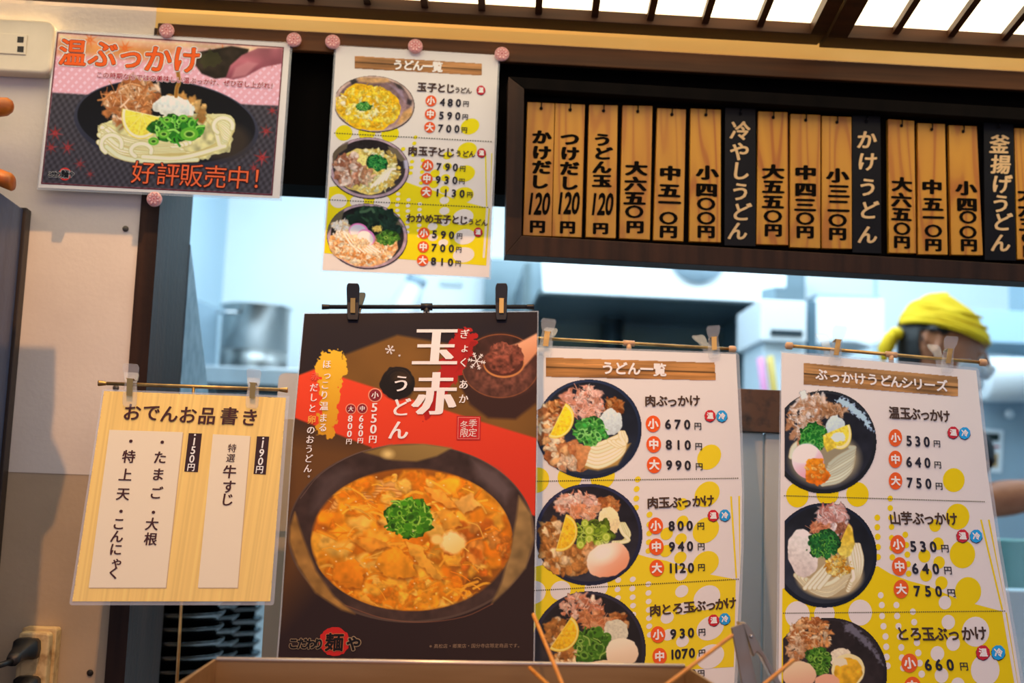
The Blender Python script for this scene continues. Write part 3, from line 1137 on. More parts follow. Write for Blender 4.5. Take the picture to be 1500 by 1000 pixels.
# pink cloth with pale dots, warm blurred strip on top, grey woven mat below
X, Y = r.X, r.Y
u, v = (X - 0.06 * Y) / 14.0, (Y - 0.06 * X) / 14.0
dots = ((np.sin(u * 2.2 + v * 2.2) > 0.35) & (np.sin(u * 2.2 - v * 2.2) > -0.2))
r.put((slice(None), slice(None)), CL * dots * 0.55, np.ones(X.shape + (3,)) * np.array((240, 198, 195)))
for q, c in (([(286, 163), (1381, 235), (1378, 262), (860, 235), (480, 205), (284, 200)], (232, 180, 120)),
             ([(286, 200), (480, 205), (860, 235), (820, 300), (420, 270), (280, 262)], (215, 130, 60))):
    r.poly(q, c, soft=40, tex=0.15, cell=120, clip=CL, op=0.9)
mat_poly = [(255, 452), (430, 462), (1240, 512), (1362, 516), (1326, 950), (200, 895)]
r.poly(mat_poly, (64, 55, 56), soft=8, clip=CL)
wv = np.sin((X + 0.25 * Y) / 5.2) * np.sin((Y - 0.1 * X) / 6.5)
_m = Ras((0, 0, 10 / 3), (195, 150, 1394, 962), 2.6)
_m.poly(mat_poly, (0, 0, 0))
r.C = np.where((_m.A * CL)[..., None] > 0.5, r.C * (1 + 0.24 * wv[..., None]), r.C)
RED = ((190, 40, 35), (160, 40, 30), (205, 60, 60))
for x, y, s_, o in ((270, 650, 42, .55), (330, 720, 40, .5), (250, 720, 36, .5), (390, 800, 34, .4), (1280, 770, 44, .6), (1300, 640, 36, .5), (1330, 540, 30, .5), (1240, 820, 30, .5), (440, 850, 26, .4),
                    (610, 235, 40, .7), (1090, 260, 46, .7), (440, 195, 40, .6), (1330, 300, 36, .5)):
    for a in range(7):
        t = R(a * 51 + x)
        r.poly([(x + s_ * .18 * math.cos(t - 1.2), y + s_ * .18 * math.sin(t - 1.2)), (x + s_ * math.cos(t), y + s_ * math.sin(t)), (x + s_ * .18 * math.cos(t + 1.2), y + s_ * .18 * math.sin(t + 1.2))],
               RED[a % 3] if y > 400 or x > 1200 else (225, 95, 30), soft=5, op=o, clip=CL)
# hand and jug
r.poly([(960, 255), (1130, 225), (1215, 240), (1200, 320), (1130, 375), (1050, 385), (985, 360), (955, 320)], (44, 32, 22), soft=8, tex=0.35, cell=50, clip=CL)
r.ell(1030, 290, 50, 40, (60, 56, 24), rough=0.3, op=0.6, clip=CL)
r.poly([(1102, 380), (1125, 320), (1180, 270), (1260, 235), (1381, 236), (1376, 310), (1280, 330), (1200, 375), (1140, 388)], (172, 92, 92), soft=8, tex=0.2, cell=70, clip=CL, grad=(0.3, 0.9, (120, 55, 62)))
r.poly([(1130, 382), (1150, 330), (1210, 300), (1260, 310), (1200, 370)], (196, 120, 115), soft=14, op=0.7, clip=CL)
# bowl
r.ell(812, 606, 452, 215, (62, 58, 66), rot=6, clip=CL, grad=(0, 1, (45, 42, 50)))
r.ell(812, 596, 436, 200, (12, 11, 13), rot=6, clip=CL, grad=(0.3, 0.9, (30, 27, 28)))
r.ell(812, 614, 452, 205, (50, 46, 54), rot=6, op=0.0)
r.ell(1090, 690, 130, 90, (70, 52, 36), soft=40, op=0.7, clip=CL)
ND = (236, 222, 170)
r.poly([(475, 610), (620, 570), (900, 560), (1010, 560), (1110, 570), (1140, 640), (1120, 740), (960, 785), (760, 790), (600, 760), (490, 700)], (205, 182, 120), rough=8, rcell=25, tex=0.2, cell=30)
for i in range(15):
    o = i * 9
    x0 = 480 + r.rs.rand() * 60
    r.stroke([(x0, 615 + o * .8), (x0 + 70, 665 + o * .8), (x0 + 190, 690 + o * .75), (x0 + 330 + r.rs.rand() * 120, 690 + o * .7)], 27, np.array(ND) * r.rs.uniform(.9, 1.04), edge=(190, 153, 83))
for i in range(13):
    o = i * 11
    r.stroke([(1000 + i * 4, 570 + o * .3), (1120 - i * 4, 575 + o), (1125 - o * .3, 650 + o * .5), (1010 - o, 745 + o * .2), (830 - o, 765)], 25, np.array(ND) * r.rs.uniform(.9, 1.04), edge=(196, 161, 87))
for cx, cy, rx, ry in ((545, 705, 50, 46), (690, 735, 50, 34), (1090, 615, 46, 40)):
    r.stroke([(cx + rx * math.cos(t), cy + ry * math.sin(t)) for t in np.linspace(2.2, 6.6, 10)], 25, ND, edge=(178, 148, 88))
r.flakes(900, 530, 110, 60, 45, 14, 34, ((196, 130, 62), (218, 160, 90), (165, 98, 40)), rot=15)
fray(r, 640, 490, 140, 85, 150, ((196, 118, 62), (216, 150, 98), (160, 84, 40), (230, 180, 140), (176, 100, 50)), 14, 44, rot=-30)
r.ell(850, 525, 92, 56, (236, 226, 212), rough=0.22, tex=0.07, cell=14, rot=10, grad=(-0.2, 0.9, (205, 186, 160)))
r.stroke([(868, 345), (874, 400), (864, 430), (860, 470)], 20, (150, 90, 30), edge=(205, 160, 90))
r.lemon((796, 575), (598, 530), 128, flesh=(236, 196, 62), rind=(248, 232, 160))
r.scallion(870, 630, 120, 65, 70, 20, dk=(26, 70, 18), cols=((60, 140, 30), (110, 175, 55), (40, 105, 25), (150, 200, 80)))
for x, y, q in ((750, 690, 26), (925, 655, 44), (815, 585, 22), (895, 578, 24), (800, 655, 28)):
    r.ell(x, y, q, q * .75, (95, 160, 40))
    r.ell(x, y, q * .62, q * .42, (150, 185, 70))
    r.ell(x, y, q * .4, q * .25, (40, 80, 20))
r.build('picture', P1, W1, t1, 0.0003, inner)
k = Ink(P1, W1, (0, 0, 10 / 3), (0.055, -0.10))
ORG, WHT, MAR = (226, 84, 28), (240, 225, 210), (120, 20, 20)
for c, x, y, w in (('温', 357, 258, 138), ('ぶ', 505, 264, 142), ('っ', 640, 276, 138), ('か', 772, 290, 140), ('け', 912, 292, 140)):
    k.ch(c, x, y, w, WHT, bold=0.066, lay=0.0008, dil=0.01)
    k.ch(c, x, y, w, (96, 30, 18), bold=0.040, lay=0.0010, dil=0.01)
    k.ch(c, x, y, w, ORG, bold=0.018, lay=0.0012, dil=0.01)
k.row('この時期ならではの美味しい温ぶっかけ、ぜひ召し上がれ！', 486, 366, 1336, 421, 32, (165, 32, 38), bold=0.02, lay=0.0010, out=((236, 190, 185), 0.06))
for c, x, y in (('好', 700, 843), ('評', 822, 852), ('販', 935, 857), ('売', 1052, 864), ('中', 1165, 868), ('！', 1284, 875)):
    k.ch(c, x, y, 118, (60, 18, 12), bold=0.035, lay=0.0009)
    k.ch(c, x, y, 118, (232, 92, 48), bold=0.006, lay=0.0012)
k.ring(318, 850, 31, 8, (205, 50, 40), 0.0007)
k.row('こだわり', 245, 852, 292, 854, 19, (30, 26, 26), bold=0.05, lay=0.0012, out=((190, 170, 150), 0.07), h=30)
k.ch('麺', 318, 850, 40, (30, 26, 26), bold=0.04, lay=0.0012, out=((190, 170, 150), 0.06))
k.ch('や', 350, 852, 26, (30, 26, 26), bold=0.05, lay=0.0012, out=((190, 170, 150), 0.07), h=30)
k.build('lettering', t1)

# ---------------------------------------------------------------- the three udon price menus share one printed design
YEL = (228, 194, 26)
DOTS = [(1168, 725, 16.5), (1212, 722, 16.5), (1256, 724, 16.5), (1397, 703, 16), (1402.7, 756.4, 17.3), (1409.7, 811.6, 18.7), (1418, 866, 19.2),
        (1369.6, 769.6, 8.4), (1354, 814, 9), (1374, 796, 8.4), (1375.6, 823.6, 8.4), (1356.4, 841.6, 9), (1379, 853.6, 9),
        (1304, 730, 4), (1304, 744, 4), (1305, 758, 4), (1306, 771.5, 4), (1306, 787.6, 4), (1306.7, 802, 4.2), (1307, 816, 4.2),
        (1285, 758, 4.2), (1285, 772, 4.2), (1285.6, 786, 4.3), (1286, 801, 4.3), (1286, 815.7, 4.3),
        (1326, 783, 4.2), (1327.6, 798, 4.2), (1329, 812, 4.2), (1330, 826, 4.2), (1331, 840, 4.2)]
HOLES = [(1168, 900, 18), (1207.6, 899, 15), (1260, 897, 17.3), (1290, 871.6, 4.2), (1291.6, 886, 4.3), (1292, 902, 4.3), (1294, 917, 4.4), (1297, 932, 4.4), (1298, 947, 4.4), (1298.5, 962, 4.5), (1300, 975, 4.5),
         (1313, 886, 4.3), (1314, 902, 4.4), (1316, 917, 4.4), (1318, 932, 4.4), (1320, 948, 4.5), (1321, 963, 4.5), (1323, 978, 4.5),
         (1337, 895.6, 4.3), (1339, 911, 4.4), (1341, 926, 4.4), (1343, 941, 4.6), (1345, 956, 4.6), (1347, 971, 4.6), (1350, 987, 4.8),
         (1384, 882.4, 9.1), (1389, 911, 9.8), (1373, 957, 10), (1396, 942, 10), (1379, 989, 10), (1429, 925, 20), (1443, 981, 21), (1403, 1003, 10), (1452, 1036, 22)]
YTOP = [(1146, 862), (1200, 850), (1260, 832), (1286, 829), (1304, 840), (1330, 850), (1360, 858), (1400, 876), (1430, 885), (1460, 893), (1477, 897)]
REFT = [(1147.6, 726), (1442.8, 734.8), (1472.8, 895), (1146.4, 898)]


def design(k, dst, yel, paper, ybot=1064, edge=None):
    """dotted yellow ground of the udon menus, mapped onto this sheet's own dotted rules"""
    f0 = homog(REFT, dst)

    def f(x, y):
        u, v = f0(x, y)
        return (min(u, edge(v)) if edge else u, v)
    k.crop(0, 0, 1)
    xr = 1477 + (ybot - 897) * 0.17
    k.poly([f(x, y) for x, y in YTOP + [(xr, ybot), (1144, ybot)]], yel, 0.0002)

    def dot(x, y, q, c, lay):
        k.poly([f(x + q * math.cos(t), y + q * 1.1 * math.sin(t)) for t in np.linspace(0, 2 * math.pi, 25)[:-1]], c, lay)
    for x, y, q in DOTS:
        dot(x, y, q, yel, 0.00022)
    for x, y, q in HOLES:
        if y < ybot:
            dot(x, y, q, paper, 0.0003)
    for x0, x1 in ((1435.6, 1467), (1447, 1480)):
        k.poly([f(x0, 761), f(x0 + 2.5, 761), f(x1 + 2.5, 893), f(x1, 893)], yel, 0.00022)
        k.poly([f(x1 + 1, 896), f(x1 + 5.5, 896), f(x1 + 30, min(ybot, 1040)), f(x1 + 25.5, min(ybot, 1040))], paper, 0.0003)


def banner(name, plane, wref, parent, q, n=46):
    (ax, ay), (bx, by), (cx, cy), (dx, dy) = q
    r = Ras((0, 0, 1), (min(ax, dx) - 1, ay - 1, max(bx, cx) + 1, cy + 1), 0.9, seed=n)
    r.poly(q, (172, 112, 62))
    cl = r.A.copy()
    s = (by - ay) / (bx - ax)
    V = (r.Y - ay - s * (r.X - ax)) / (dy - ay)
    g = r.noise(r.X, r.Y - s * r.X, 60, 2.2, oct=3)
    g2 = r.noise(r.X, r.Y - s * r.X, 50, 12, oct=1)
    r.C = np.array((176, 116, 66)) * (1 + 0.14 * g + 0.22 * g2)[..., None]
    ln = np.exp(-((V - 0.5) / 0.035) ** 2)
    r.C = r.C * (1 - 0.65 * ln[..., None])
    r.C = np.where((V > 0.5)[..., None], r.C * np.array((0.95, 0.93, 0.9)), r.C)
    r.A = cl
    return r.build(name, plane, wref, parent, 0.0004)


SZ = (226, 82, 32)
TXT = (70, 46, 36)
PRC = (42, 36, 42)
CRM = (246, 232, 215)
HOT, COLD = (196, 40, 48), (40, 140, 196)


def badge(k, x, y, r, c, hot=True):
    k.disc(x, y + r * 0.08, r * 1.05, (60, 30, 40), 0.0007, rough=0.05, ry=r * 1.1)
    k.disc(x, y, r, HOT if hot else COLD, 0.0009, rough=0.05, ry=r * 1.08, seed=3)
    k.ch(c, x, y, r * 1.25, CRM, bold=0.045, lay=0.0012, slope=(k.slope[0], k.slope[1]))


def size_mark(k, x, y, r, c, ry=None):
    k.disc(x, y, r, SZ, 0.0008, ry=ry)
    k.ch(c, x, y, r * 1.42, CRM, bold=0.045, lay=0.0012)


def price(k, pts, txt, w, h, yen, yw, bold=0.035):
    for c, (x, y) in zip(txt, pts):
        k.ch(c, x, y, w, PRC, bold=bold, h=h)
    k.ch('円', yen[0], yen[1], yw, PRC, bold=0.018)


# ---------------------------------------------------------------- upper udon menu
W2 = (226, 202, 180)
P2 = VY(-0.0165)
t2 = sheet('menu_sheet', 'udon list menu pinned up above the hatch, headed うどん一覧 with three egg udon bowls', 'menu', P2,
           [(492.5, 67.5), (730, 81), (716.5, 406), (472.5, 395.5)], [(490, 65.5), (732.5, 80.5), (719, 409), (469.5, 397.5)], W2)
k = Ink(P2, W2, (430, 0, 10 / 3), (0.045, -0.055))
Y2 = (228, 197, 18)
design(k, [(488.5, 195), (721, 207.6), (716, 304), (481.4, 292.6)], Y2, W2, edge=lambda v: 727 - (v - 81) * 0.0415)
banner('title_banner', P2, W2, t2, [(519.4, 81.6), (706.6, 93), (706, 111), (518.8, 100.5)], 3)
k.crop(430, 0, 10 / 3)
k.at('うどん一覧', [(510, 318), (560, 320), (607, 322), (655, 325), (703, 328)], 52, CRM, bold=0.045, lay=0.0012)
k.dash(195, 650, 970, 692, 62, 5, (60, 60, 40))
k.at('玉子とじ', [(627, 425), (677, 428), (722, 430), (765, 433)], 48, TXT, bold=0.035)
k.at('うどん', [(800, 440), (828, 442), (856, 444)], 31, TXT, bold=0.03)
badge(k, 915, 441, 21, '温')
for c, x, y in (('小', 671, 493), ('中', 668, 558), ('大', 665, 622)):
    size_mark(k, x, y, 27, c)
price(k, [(727, 500), (765, 502), (805, 503)], '480', 50, 50, (842, 508), 31)
price(k, [(722, 564), (762, 566), (802, 567)], '590', 50, 50, (838, 572), 31)
price(k, [(718, 627), (758, 629), (798, 630)], '700', 50, 50, (834, 635), 31)
k.at('肉玉子とじ', [(582, 737), (632, 738), (680, 740), (722, 743), (765, 745)], 48, TXT, bold=0.035)
k.at('うどん', [(805, 750), (839, 752), (871, 753)], 33, TXT, bold=0.03)
badge(k, 918, 747, 21, '温')
for c, x, y in (('小', 655, 808), ('中', 651, 873), ('大', 648, 938)):
    size_mark(k, x, y, 28, c)
price(k, [(710, 815), (752, 817), (790, 818)], '790', 50, 50, (826, 823), 31)
price(k, [(706, 878), (747, 880), (788, 881)], '930', 50, 50, (822, 886), 31)
price(k, [(703, 941), (743, 943), (783, 944), (823, 946)], '1130', 50, 50, (860, 951), 31)
k.crop(440, 280, 10 / 3)
k.dash(138, 42, 920, 80, 62, 5, (60, 60, 40))
k.at('わかめ玉子とじ', [(540, 132), (585, 133), (630, 135), (672, 137), (715, 138), (757, 140), (797, 142)], 46, TXT, bold=0.035)
k.at('うどん', [(833, 150), (866, 152), (899, 155)], 33, TXT, bold=0.03)
badge(k, 868, 200, 21, '温')
for c, x, y in (('小', 603, 205), ('中', 600, 272), ('大', 597, 338)):
    size_mark(k, x, y, 28, c)
price(k, [(655, 210), (698, 213), (738, 215)], '590', 52, 50, (777, 219), 31)
price(k, [(653, 276), (695, 278), (737, 280)], '700', 52, 50, (773, 285), 31)
price(k, [(650, 342), (692, 345), (733, 347)], '810', 52, 50, (770, 352), 31)
k.build('lettering', t2)


def soup_bowl(r, cx, cy, rx, ry, rot, rim, ins, cut):
    """oval bowl seen from above; cut = straight left trim of the picture"""
    sl = (slice(None), slice(None))
    r.ell(cx, cy, rx, ry, (48, 36, 36), rot=rot)
    r.ell(cx - rx * .005, cy - ry * .012, rx * .985, ry * .975, rim, rot=rot, tex=0.1, cell=50)
    r.ell(cx, cy - ry * .02, rx * .90, ry * .90, ins, rot=rot, tex=0.15, cell=40, grad=(0, 1, np.array(ins) * 1.5 + 12))
    r.A *= (r.X > cut[0] + (r.Y - cut[1]) * cut[2])


EGG = ((246, 190, 30), (252, 205, 50), (236, 165, 20), (250, 215, 90), (240, 178, 40))
r = Ras((460, 80, 25 / 3), (240, 240, 1240, 970), 6.2, seed=21)
soup_bowl(r, 735, 605, 495, 347, 4, (190, 150, 130), (110, 80, 75), (272, 360, -0.05))
for q, c in (([(420, 300), (500, 270), (530, 340), (470, 370)], (38, 34, 32)), ([(980, 345), (1060, 370), (1100, 430), (1030, 420)], (48, 42, 38)), ([(1140, 540), (1200, 560), (1190, 620), (1130, 600)], (44, 36, 38)),
             ([(530, 275), (900, 290), (930, 340), (700, 350), (540, 330)], (206, 150, 90)), ([(1190, 640), (1200, 740), (1060, 850), (1000, 860), (1090, 700)], (212, 150, 80)), ([(880, 340), (1080, 440), (1120, 600), (1000, 440)], (150, 120, 128))):
    r.poly(q, c, soft=26, tex=0.15, cell=40, clip=r.A.copy(), op=.85)
r.ell(660, 640, 395, 275, (238, 172, 20), rot=8, rough=0.10, tex=0.12, cell=30)
r.flakes(660, 640, 375, 255, 320, 14, 46, EGG, rot=8, dark=0.22, asp=(0.3, 1))
r.flakes(620, 650, 260, 150, 60, 20, 50, ((250, 222, 130), (252, 230, 160), (250, 205, 60)), dark=0.1, asp=(.2, .5))
r.flakes(330, 560, 50, 50, 20, 18, 40, ((250, 220, 160), (240, 190, 90)), dark=0.1)
r.scallion(605, 632, 85, 55, 50, 17)
r.A *= (r.X > 272 + (r.Y - 360) * -0.05)
r.build('bowl_picture', P2, W2, t2, 0.0005)

r = Ras((460, 190, 25 / 3), (180, 80, 1180, 860), 6.2, seed=22)
soup_bowl(r, 672, 470, 492, 378, 4, (178, 142, 142), (36, 28, 26), (228, 260, -0.075))
cl = r.A.copy()
r.poly([(225, 250), (420, 150), (400, 230), (290, 300), (230, 430)], (96, 78, 56), soft=16, clip=cl)
r.poly([(900, 200), (1010, 230), (1120, 370), (1060, 390), (930, 270)], (110, 92, 68), soft=16, clip=cl)
r.poly([(1090, 380), (1150, 360), (1150, 480), (1100, 470)], (190, 180, 190), soft=20, clip=cl, op=.7)
r.ell(660, 500, 375, 285, (226, 188, 92), rot=5, rough=0.08, tex=0.15, cell=30)
r.flakes(700, 480, 340, 265, 260, 16, 46, ((236, 205, 110), (244, 220, 140), (222, 180, 70), (248, 230, 170), (205, 160, 70)), rot=5, dark=0.25)
for i in range(5):
    r.stroke([(700 + i * 45, 700 - i * 22), (800 + i * 35, 590 - i * 25), (900 + i * 22, 480)], 34, (240, 226, 190), edge=(235, 196, 121))
r.flakes(440, 480, 200, 190, 120, 22, 62, ((196, 128, 90), (222, 164, 128), (236, 196, 168), (158, 92, 62), (210, 140, 104)), dark=0.5)
r.flakes(640, 560, 90, 80, 30, 22, 50, ((222, 170, 128), (236, 200, 160), (190, 126, 84)), dark=0.4)
r.ell(605, 370, 68, 58, (236, 206, 110), rough=0.25, tex=0.12, cell=15)
r.scallion(775, 400, 115, 95, 80, 20, dk=(16, 70, 30), cols=((30, 125, 50), (60, 150, 60), (22, 100, 40), (100, 170, 70)))
r.A *= (r.X > 228 + (r.Y - 260) * -0.075)
r.build('bowl_picture', P2, W2, t2, 0.0005)

r = Ras((460, 290, 25 / 3), (120, 60, 1165, 880), 6.2, seed=23)
soup_bowl(r, 650, 468, 496, 402, 4, (176, 140, 140), (24, 22, 20), (165, 260, -0.09))
cl = r.A.copy()
r.poly([(165, 250), (370, 140), (340, 260), (220, 350), (160, 450)], (98, 84, 62), soft=16, clip=cl)
r.poly([(880, 170), (980, 210), (1100, 360), (1010, 340), (900, 240)], (104, 88, 64), soft=16, clip=cl)
r.ell(610, 560, 420, 270, (238, 170, 110), rot=4, rough=0.06, tex=0.15, cell=30)
r.flakes(600, 580, 400, 235, 380, 14, 40, ((244, 190, 130), (250, 212, 160), (232, 155, 85), (252, 226, 185), (222, 140, 70)), rot=4, dark=0.2)
r.flakes(340, 380, 130, 120, 90, 14, 40, ((250, 220, 180), (244, 196, 140), (252, 232, 205)), dark=0.15)
r.flakes(720, 260, 270, 130, 110, 30, 80, ((22, 42, 30), (30, 58, 38), (16, 30, 24), (44, 72, 44)), dark=0.5)
r.flakes(960, 370, 110, 110, 40, 24, 60, ((20, 38, 30), (30, 54, 40)), dark=0.5)
r.stroke([(570, 170), (640, 160), (700, 130), (730, 170)], 40, (70, 95, 62), edge=(35, 55, 40))
for i in range(6):
    r.stroke([(360 + i * 40, 430), (450 + i * 42, 560), (560 + i * 50, 660)], 26, (252, 226, 186), edge=(232, 180, 120))
r.ell(545, 400, 118, 92, (232, 120, 170), rot=10)
r.ell(540, 408, 104, 82, (238, 214, 214), rot=10, grad=(0.2, -1, (206, 190, 196)))
r.poly([(420, 450), (660, 430), (660, 500), (430, 500)], (246, 200, 150), soft=14, tex=.1, cell=20)
r.ell(640, 480, 112, 92, (232, 125, 172), rot=35)
r.ell(628, 490, 104, 84, (248, 222, 200), rot=35)
r.flakes(580, 560, 120, 50, 40, 14, 34, ((250, 215, 165), (244, 190, 130)), dark=0.1)
r.ell(772, 372, 56, 44, (230, 180, 80), rough=0.25, tex=0.15, cell=14)
r.scallion(890, 490, 140, 90, 90, 20, dk=(40, 75, 20), cols=((95, 140, 40), (130, 165, 60), (60, 110, 30), (40, 85, 30)))
r.A *= (r.X > 165 + (r.Y - 260) * -0.09)
r.build('bowl_picture', P2, W2, t2, 0.0005)

# ---------------------------------------------------------------- middle udon menu (half behind the red poster)
W3 = (218, 196, 192)
P3 = Plane(515, -0.085, 975, -0.175, 930)
paper3 = [(763, 508), (1078, 518.5), (1084, 640), (1087, 720), (1086, 800), (1081, 900), (1074, 1030), (752, 1030), (759, 760)]
film3 = [(760, 504.5), (1079, 516), (1083, 520), (1088, 640), (1090, 720), (1089.5, 800), (1086, 900), (1078, 1033), (750, 1033), (756, 760)]
t3 = sheet('menu_sheet', 'udon list menu of meat bukkake bowls on a stand, right of the red poster', 'menu', P3, paper3, film3, W3)
k = Ink(P3, W3, (770, 480, 25 / 6), (0.03, 0.015))
Y3 = (226, 186, 34)
design(k, [(764, 705.3), (1082, 700.3), (1082.7, 848), (760, 867)], Y3, W3, 1060, lambda v: 1079.5 if v > 848 and v < 880 else (1084 if v < 848 else 1079.5 - (v - 880) * 0.05))
banner('title_banner', P3, W3, t3, [(799.3, 523), (1047, 531), (1049, 557.5), (798.8, 552)], 4)
k.crop(770, 480, 25 / 6)
k.at('うどん一覧', [(500, 247), (580, 249), (660, 251), (738, 254), (818, 258)], 82, CRM, bold=0.035, lay=0.0012)
k.at('肉ぶっかけ', [(760, 447), (830, 447), (893, 450), (960, 447), (1030, 445)], 72, TXT, bold=0.03)
badge(k, 1125, 538, 33, '温')
badge(k, 1197, 540, 33, '冷', False)
for c, x, y in (('小', 777, 587), ('中', 781, 712), ('大', 784, 837)):
    size_mark(k, x, y, 45, c, ry=51)
price(k, [(868, 589), (927, 590), (985, 591)], '670', 76, 78, (1050, 601), 48)
price(k, [(873, 714), (932, 715), (988, 716)], '810', 76, 78, (1055, 724), 48)
price(k, [(875, 838), (932, 839), (988, 840)], '990', 76, 78, (1058, 847), 48)
k.dash(-20, 938, 1300, 918, 105, 7, (70, 62, 40))
k.crop(770, 700, 25 / 6)
k.slope = (-0.035, 0.02)
k.at('肉玉ぶっかけ', [(775, 152), (845, 150), (915, 148), (980, 147), (1050, 142), (1115, 138)], 74, TXT, bold=0.03)
badge(k, 1144, 230, 33, '温')
badge(k, 1215, 228, 33, '冷', False)
for c, x, y in (('小', 793, 292), ('中', 797, 420), ('大', 800, 550)):
    size_mark(k, x, y, 45, c, ry=51)
price(k, [(890, 293), (945, 292), (1000, 291)], '800', 76, 80, (1068, 293), 48)
price(k, [(892, 420), (947, 418), (1002, 416)], '940', 76, 80, (1070, 418), 48)
price(k, [(885, 551), (918, 550), (957, 549), (1008, 548)], '1120', 76, 80, (1072, 545), 48)
k.dash(-40, 692, 1303, 617, 105, 7, (70, 62, 40))
k.slope = (-0.09, 0.02)
k.at('肉とろ玉ぶっかけ', [(790, 808), (858, 801), (928, 795), (997, 787), (1063, 780), (1128, 775), (1190, 769), (1250, 762)], 74, TXT, bold=0.03)
badge(k, 1147, 868, 33, '温')
badge(k, 1215, 860, 33, '冷', False)
size_mark(k, 807, 955, 45, '小', ry=51)
price(k, [(900, 952), (955, 948), (1008, 944)], '930', 76, 80, (1075, 940), 48)
k.crop(960, 840, 25 / 4)
size_mark(k, 38, 757, 66, '中', ry=78)
price(k, [(155, 740), (205, 737), (268, 732), (333, 726)], '1070', 112, 120, (425, 725), 70)
price(k, [(345, 920)], '0', 112, 120, (417, 912), 70)
k.build('lettering', t3)


def round_bowl(r, cx, cy, rx, ry, rim, ins, rot=0, cut=None):
    r.ell(cx, cy, rx, ry, np.array(rim) * 0.75, rot=rot)
    r.ell(cx - rx * .01, cy - ry * .012, rx * .985, ry * .98, rim, rot=rot, grad=(0.2, 0.9, np.array(rim) * 0.7))
    r.ell(cx, cy - ry * .01, rx * .93, ry * .93, ins, rot=rot, tex=0.12, cell=80, grad=(-0.4, 0.8, np.array(ins) * 1.5 + 8))
    if cut is not None:
        r.A *= (r.X > cut)


def daikon(r, cx, cy, rx, ry, rot=0, col=(214, 214, 216)):
    r.ell(cx, cy, rx, ry, col, rot=rot, rough=0.10, tex=0.05, cell=16, grad=(0.2, 0.9, np.array(col) * 0.88))


NOO = (234, 218, 182)
r = Ras((780, 550, 25 / 4), (10, 20, 1012, 960), 5.0, seed=31)
round_bowl(r, 515, 490, 486, 456, (36, 46, 74), (22, 25, 36))
r.poly([(120, 640), (480, 640), (520, 840), (430, 890), (250, 820), (140, 720)], (150, 88, 50), rough=14, rcell=40, tex=.3, cell=30)
r.poly([(400, 700), (900, 620), (780, 820), (600, 870), (480, 850)], (172, 128, 66), soft=20)
for i in range(7):
    r.stroke([(470 + i * 12, 800 - i * 30), (600, 835 - i * 34), (740, 780 - i * 34), (830, 690 - i * 26), (850 - i * 8, 560)], 42, np.array(NOO) * r.rs.uniform(.95, 1.04), edge=(204, 163, 103))
for i in range(3):
    r.stroke([(700 + i * 40, 600), (790 + i * 26, 650 - i * 10), (858 - i * 26, 600 - i * 20), (835 - i * 18, 520)], 38, NOO, edge=(204, 163, 103))
r.flakes(150, 470, 95, 190, 70, 22, 62, MEAT, dark=0.5)
r.flakes(270, 700, 165, 120, 80, 24, 66, MEAT, dark=0.5)
r.flakes(300, 800, 110, 50, 25, 20, 50, ((226, 176, 140), (236, 200, 170), (200, 130, 90)), dark=0.5)
r.flakes(740, 290, 85, 70, 45, 18, 46, FRY, rot=35, dark=0.5)
r.flakes(230, 290, 70, 60, 30, 18, 44, FRY, dark=0.4)
fray(r, 450, 240, 190, 150, 95, BONI)
fray(r, 540, 330, 110, 80, 45, BONI)
daikon(r, 715, 430, 102, 128, 10)
r.scallion(530, 515, 150, 120, 110, 34, dk=(34, 92, 36), cols=((62, 138, 50), (96, 165, 70), (44, 112, 42), (130, 190, 100)))
r.lemon((304, 252), (150, 562), 148, flesh=(244, 192, 34), rind=(250, 226, 120))
r.poly([(400, 628), (540, 650), (490, 800), (430, 882), (388, 730)], (212, 140, 88), rough=8, rcell=30, tex=.1, cell=30, grad=(-.5, .5, (180, 108, 62)))
r.build('bowl_picture', P3, W3, t3, 0.0005)

r = Ras((780, 700, 25 / 4), (10, 40, 1020, 990), 5.0, seed=32)
round_bowl(r, 515, 518, 492, 467, (44, 44, 72), (30, 26, 32))
r.poly([(130, 600), (480, 600), (520, 860), (350, 900), (200, 780)], (150, 92, 44), rough=14, rcell=40, tex=.3, cell=30)
for i in range(4):
    r.stroke([(740 + i * 22, 590), (820 + i * 20, 585 - i * 6), (885 - i * 20, 520 - i * 6), (840 - i * 16, 420)], 36, np.array((224, 210, 168)) * r.rs.uniform(.95, 1.04), edge=(190, 167, 99))
MT2 = ((196, 122, 58), (220, 156, 92), (232, 186, 138), (150, 86, 36), (176, 104, 46))
r.flakes(180, 560, 95, 190, 75, 24, 60, MT2, dark=0.5)
r.flakes(300, 760, 165, 110, 85, 24, 66, MT2, dark=0.5)
r.flakes(690, 240, 110, 50, 45, 18, 46, ((176, 96, 44), (200, 124, 66), (150, 76, 34)), rot=20, dark=0.4)
fray(r, 400, 240, 200, 110, 90, ((234, 170, 150), (242, 196, 176), (216, 132, 100), (226, 150, 120)))
fray(r, 480, 320, 130, 70, 50, ((226, 150, 110), (214, 128, 86), (236, 180, 150)))
r.ell(700, 395, 100, 125, (238, 214, 160), rough=0.10, tex=0.05, cell=16, grad=(0.2, 0.9, (226, 190, 140)))
r.scallion(560, 520, 165, 140, 60, 34, dk=(70, 82, 16), cols=((120, 140, 40), (150, 165, 50), (92, 112, 26), (176, 184, 80)))
for x, y, q in ((520, 480, 44), (520, 560, 42), (675, 540, 40), (440, 610, 38), (600, 600, 32), (480, 415, 34)):
    r.ell(x, y, q, q * 1.05, (150, 164, 44))
    r.ell(x, y, q * .74, q * .76, (196, 196, 86))
    r.ell(x, y, q * .4, q * .45, (170, 180, 60))
r.lemon((308, 330), (212, 668), 150, flesh=(228, 164, 32), rind=(240, 200, 96))
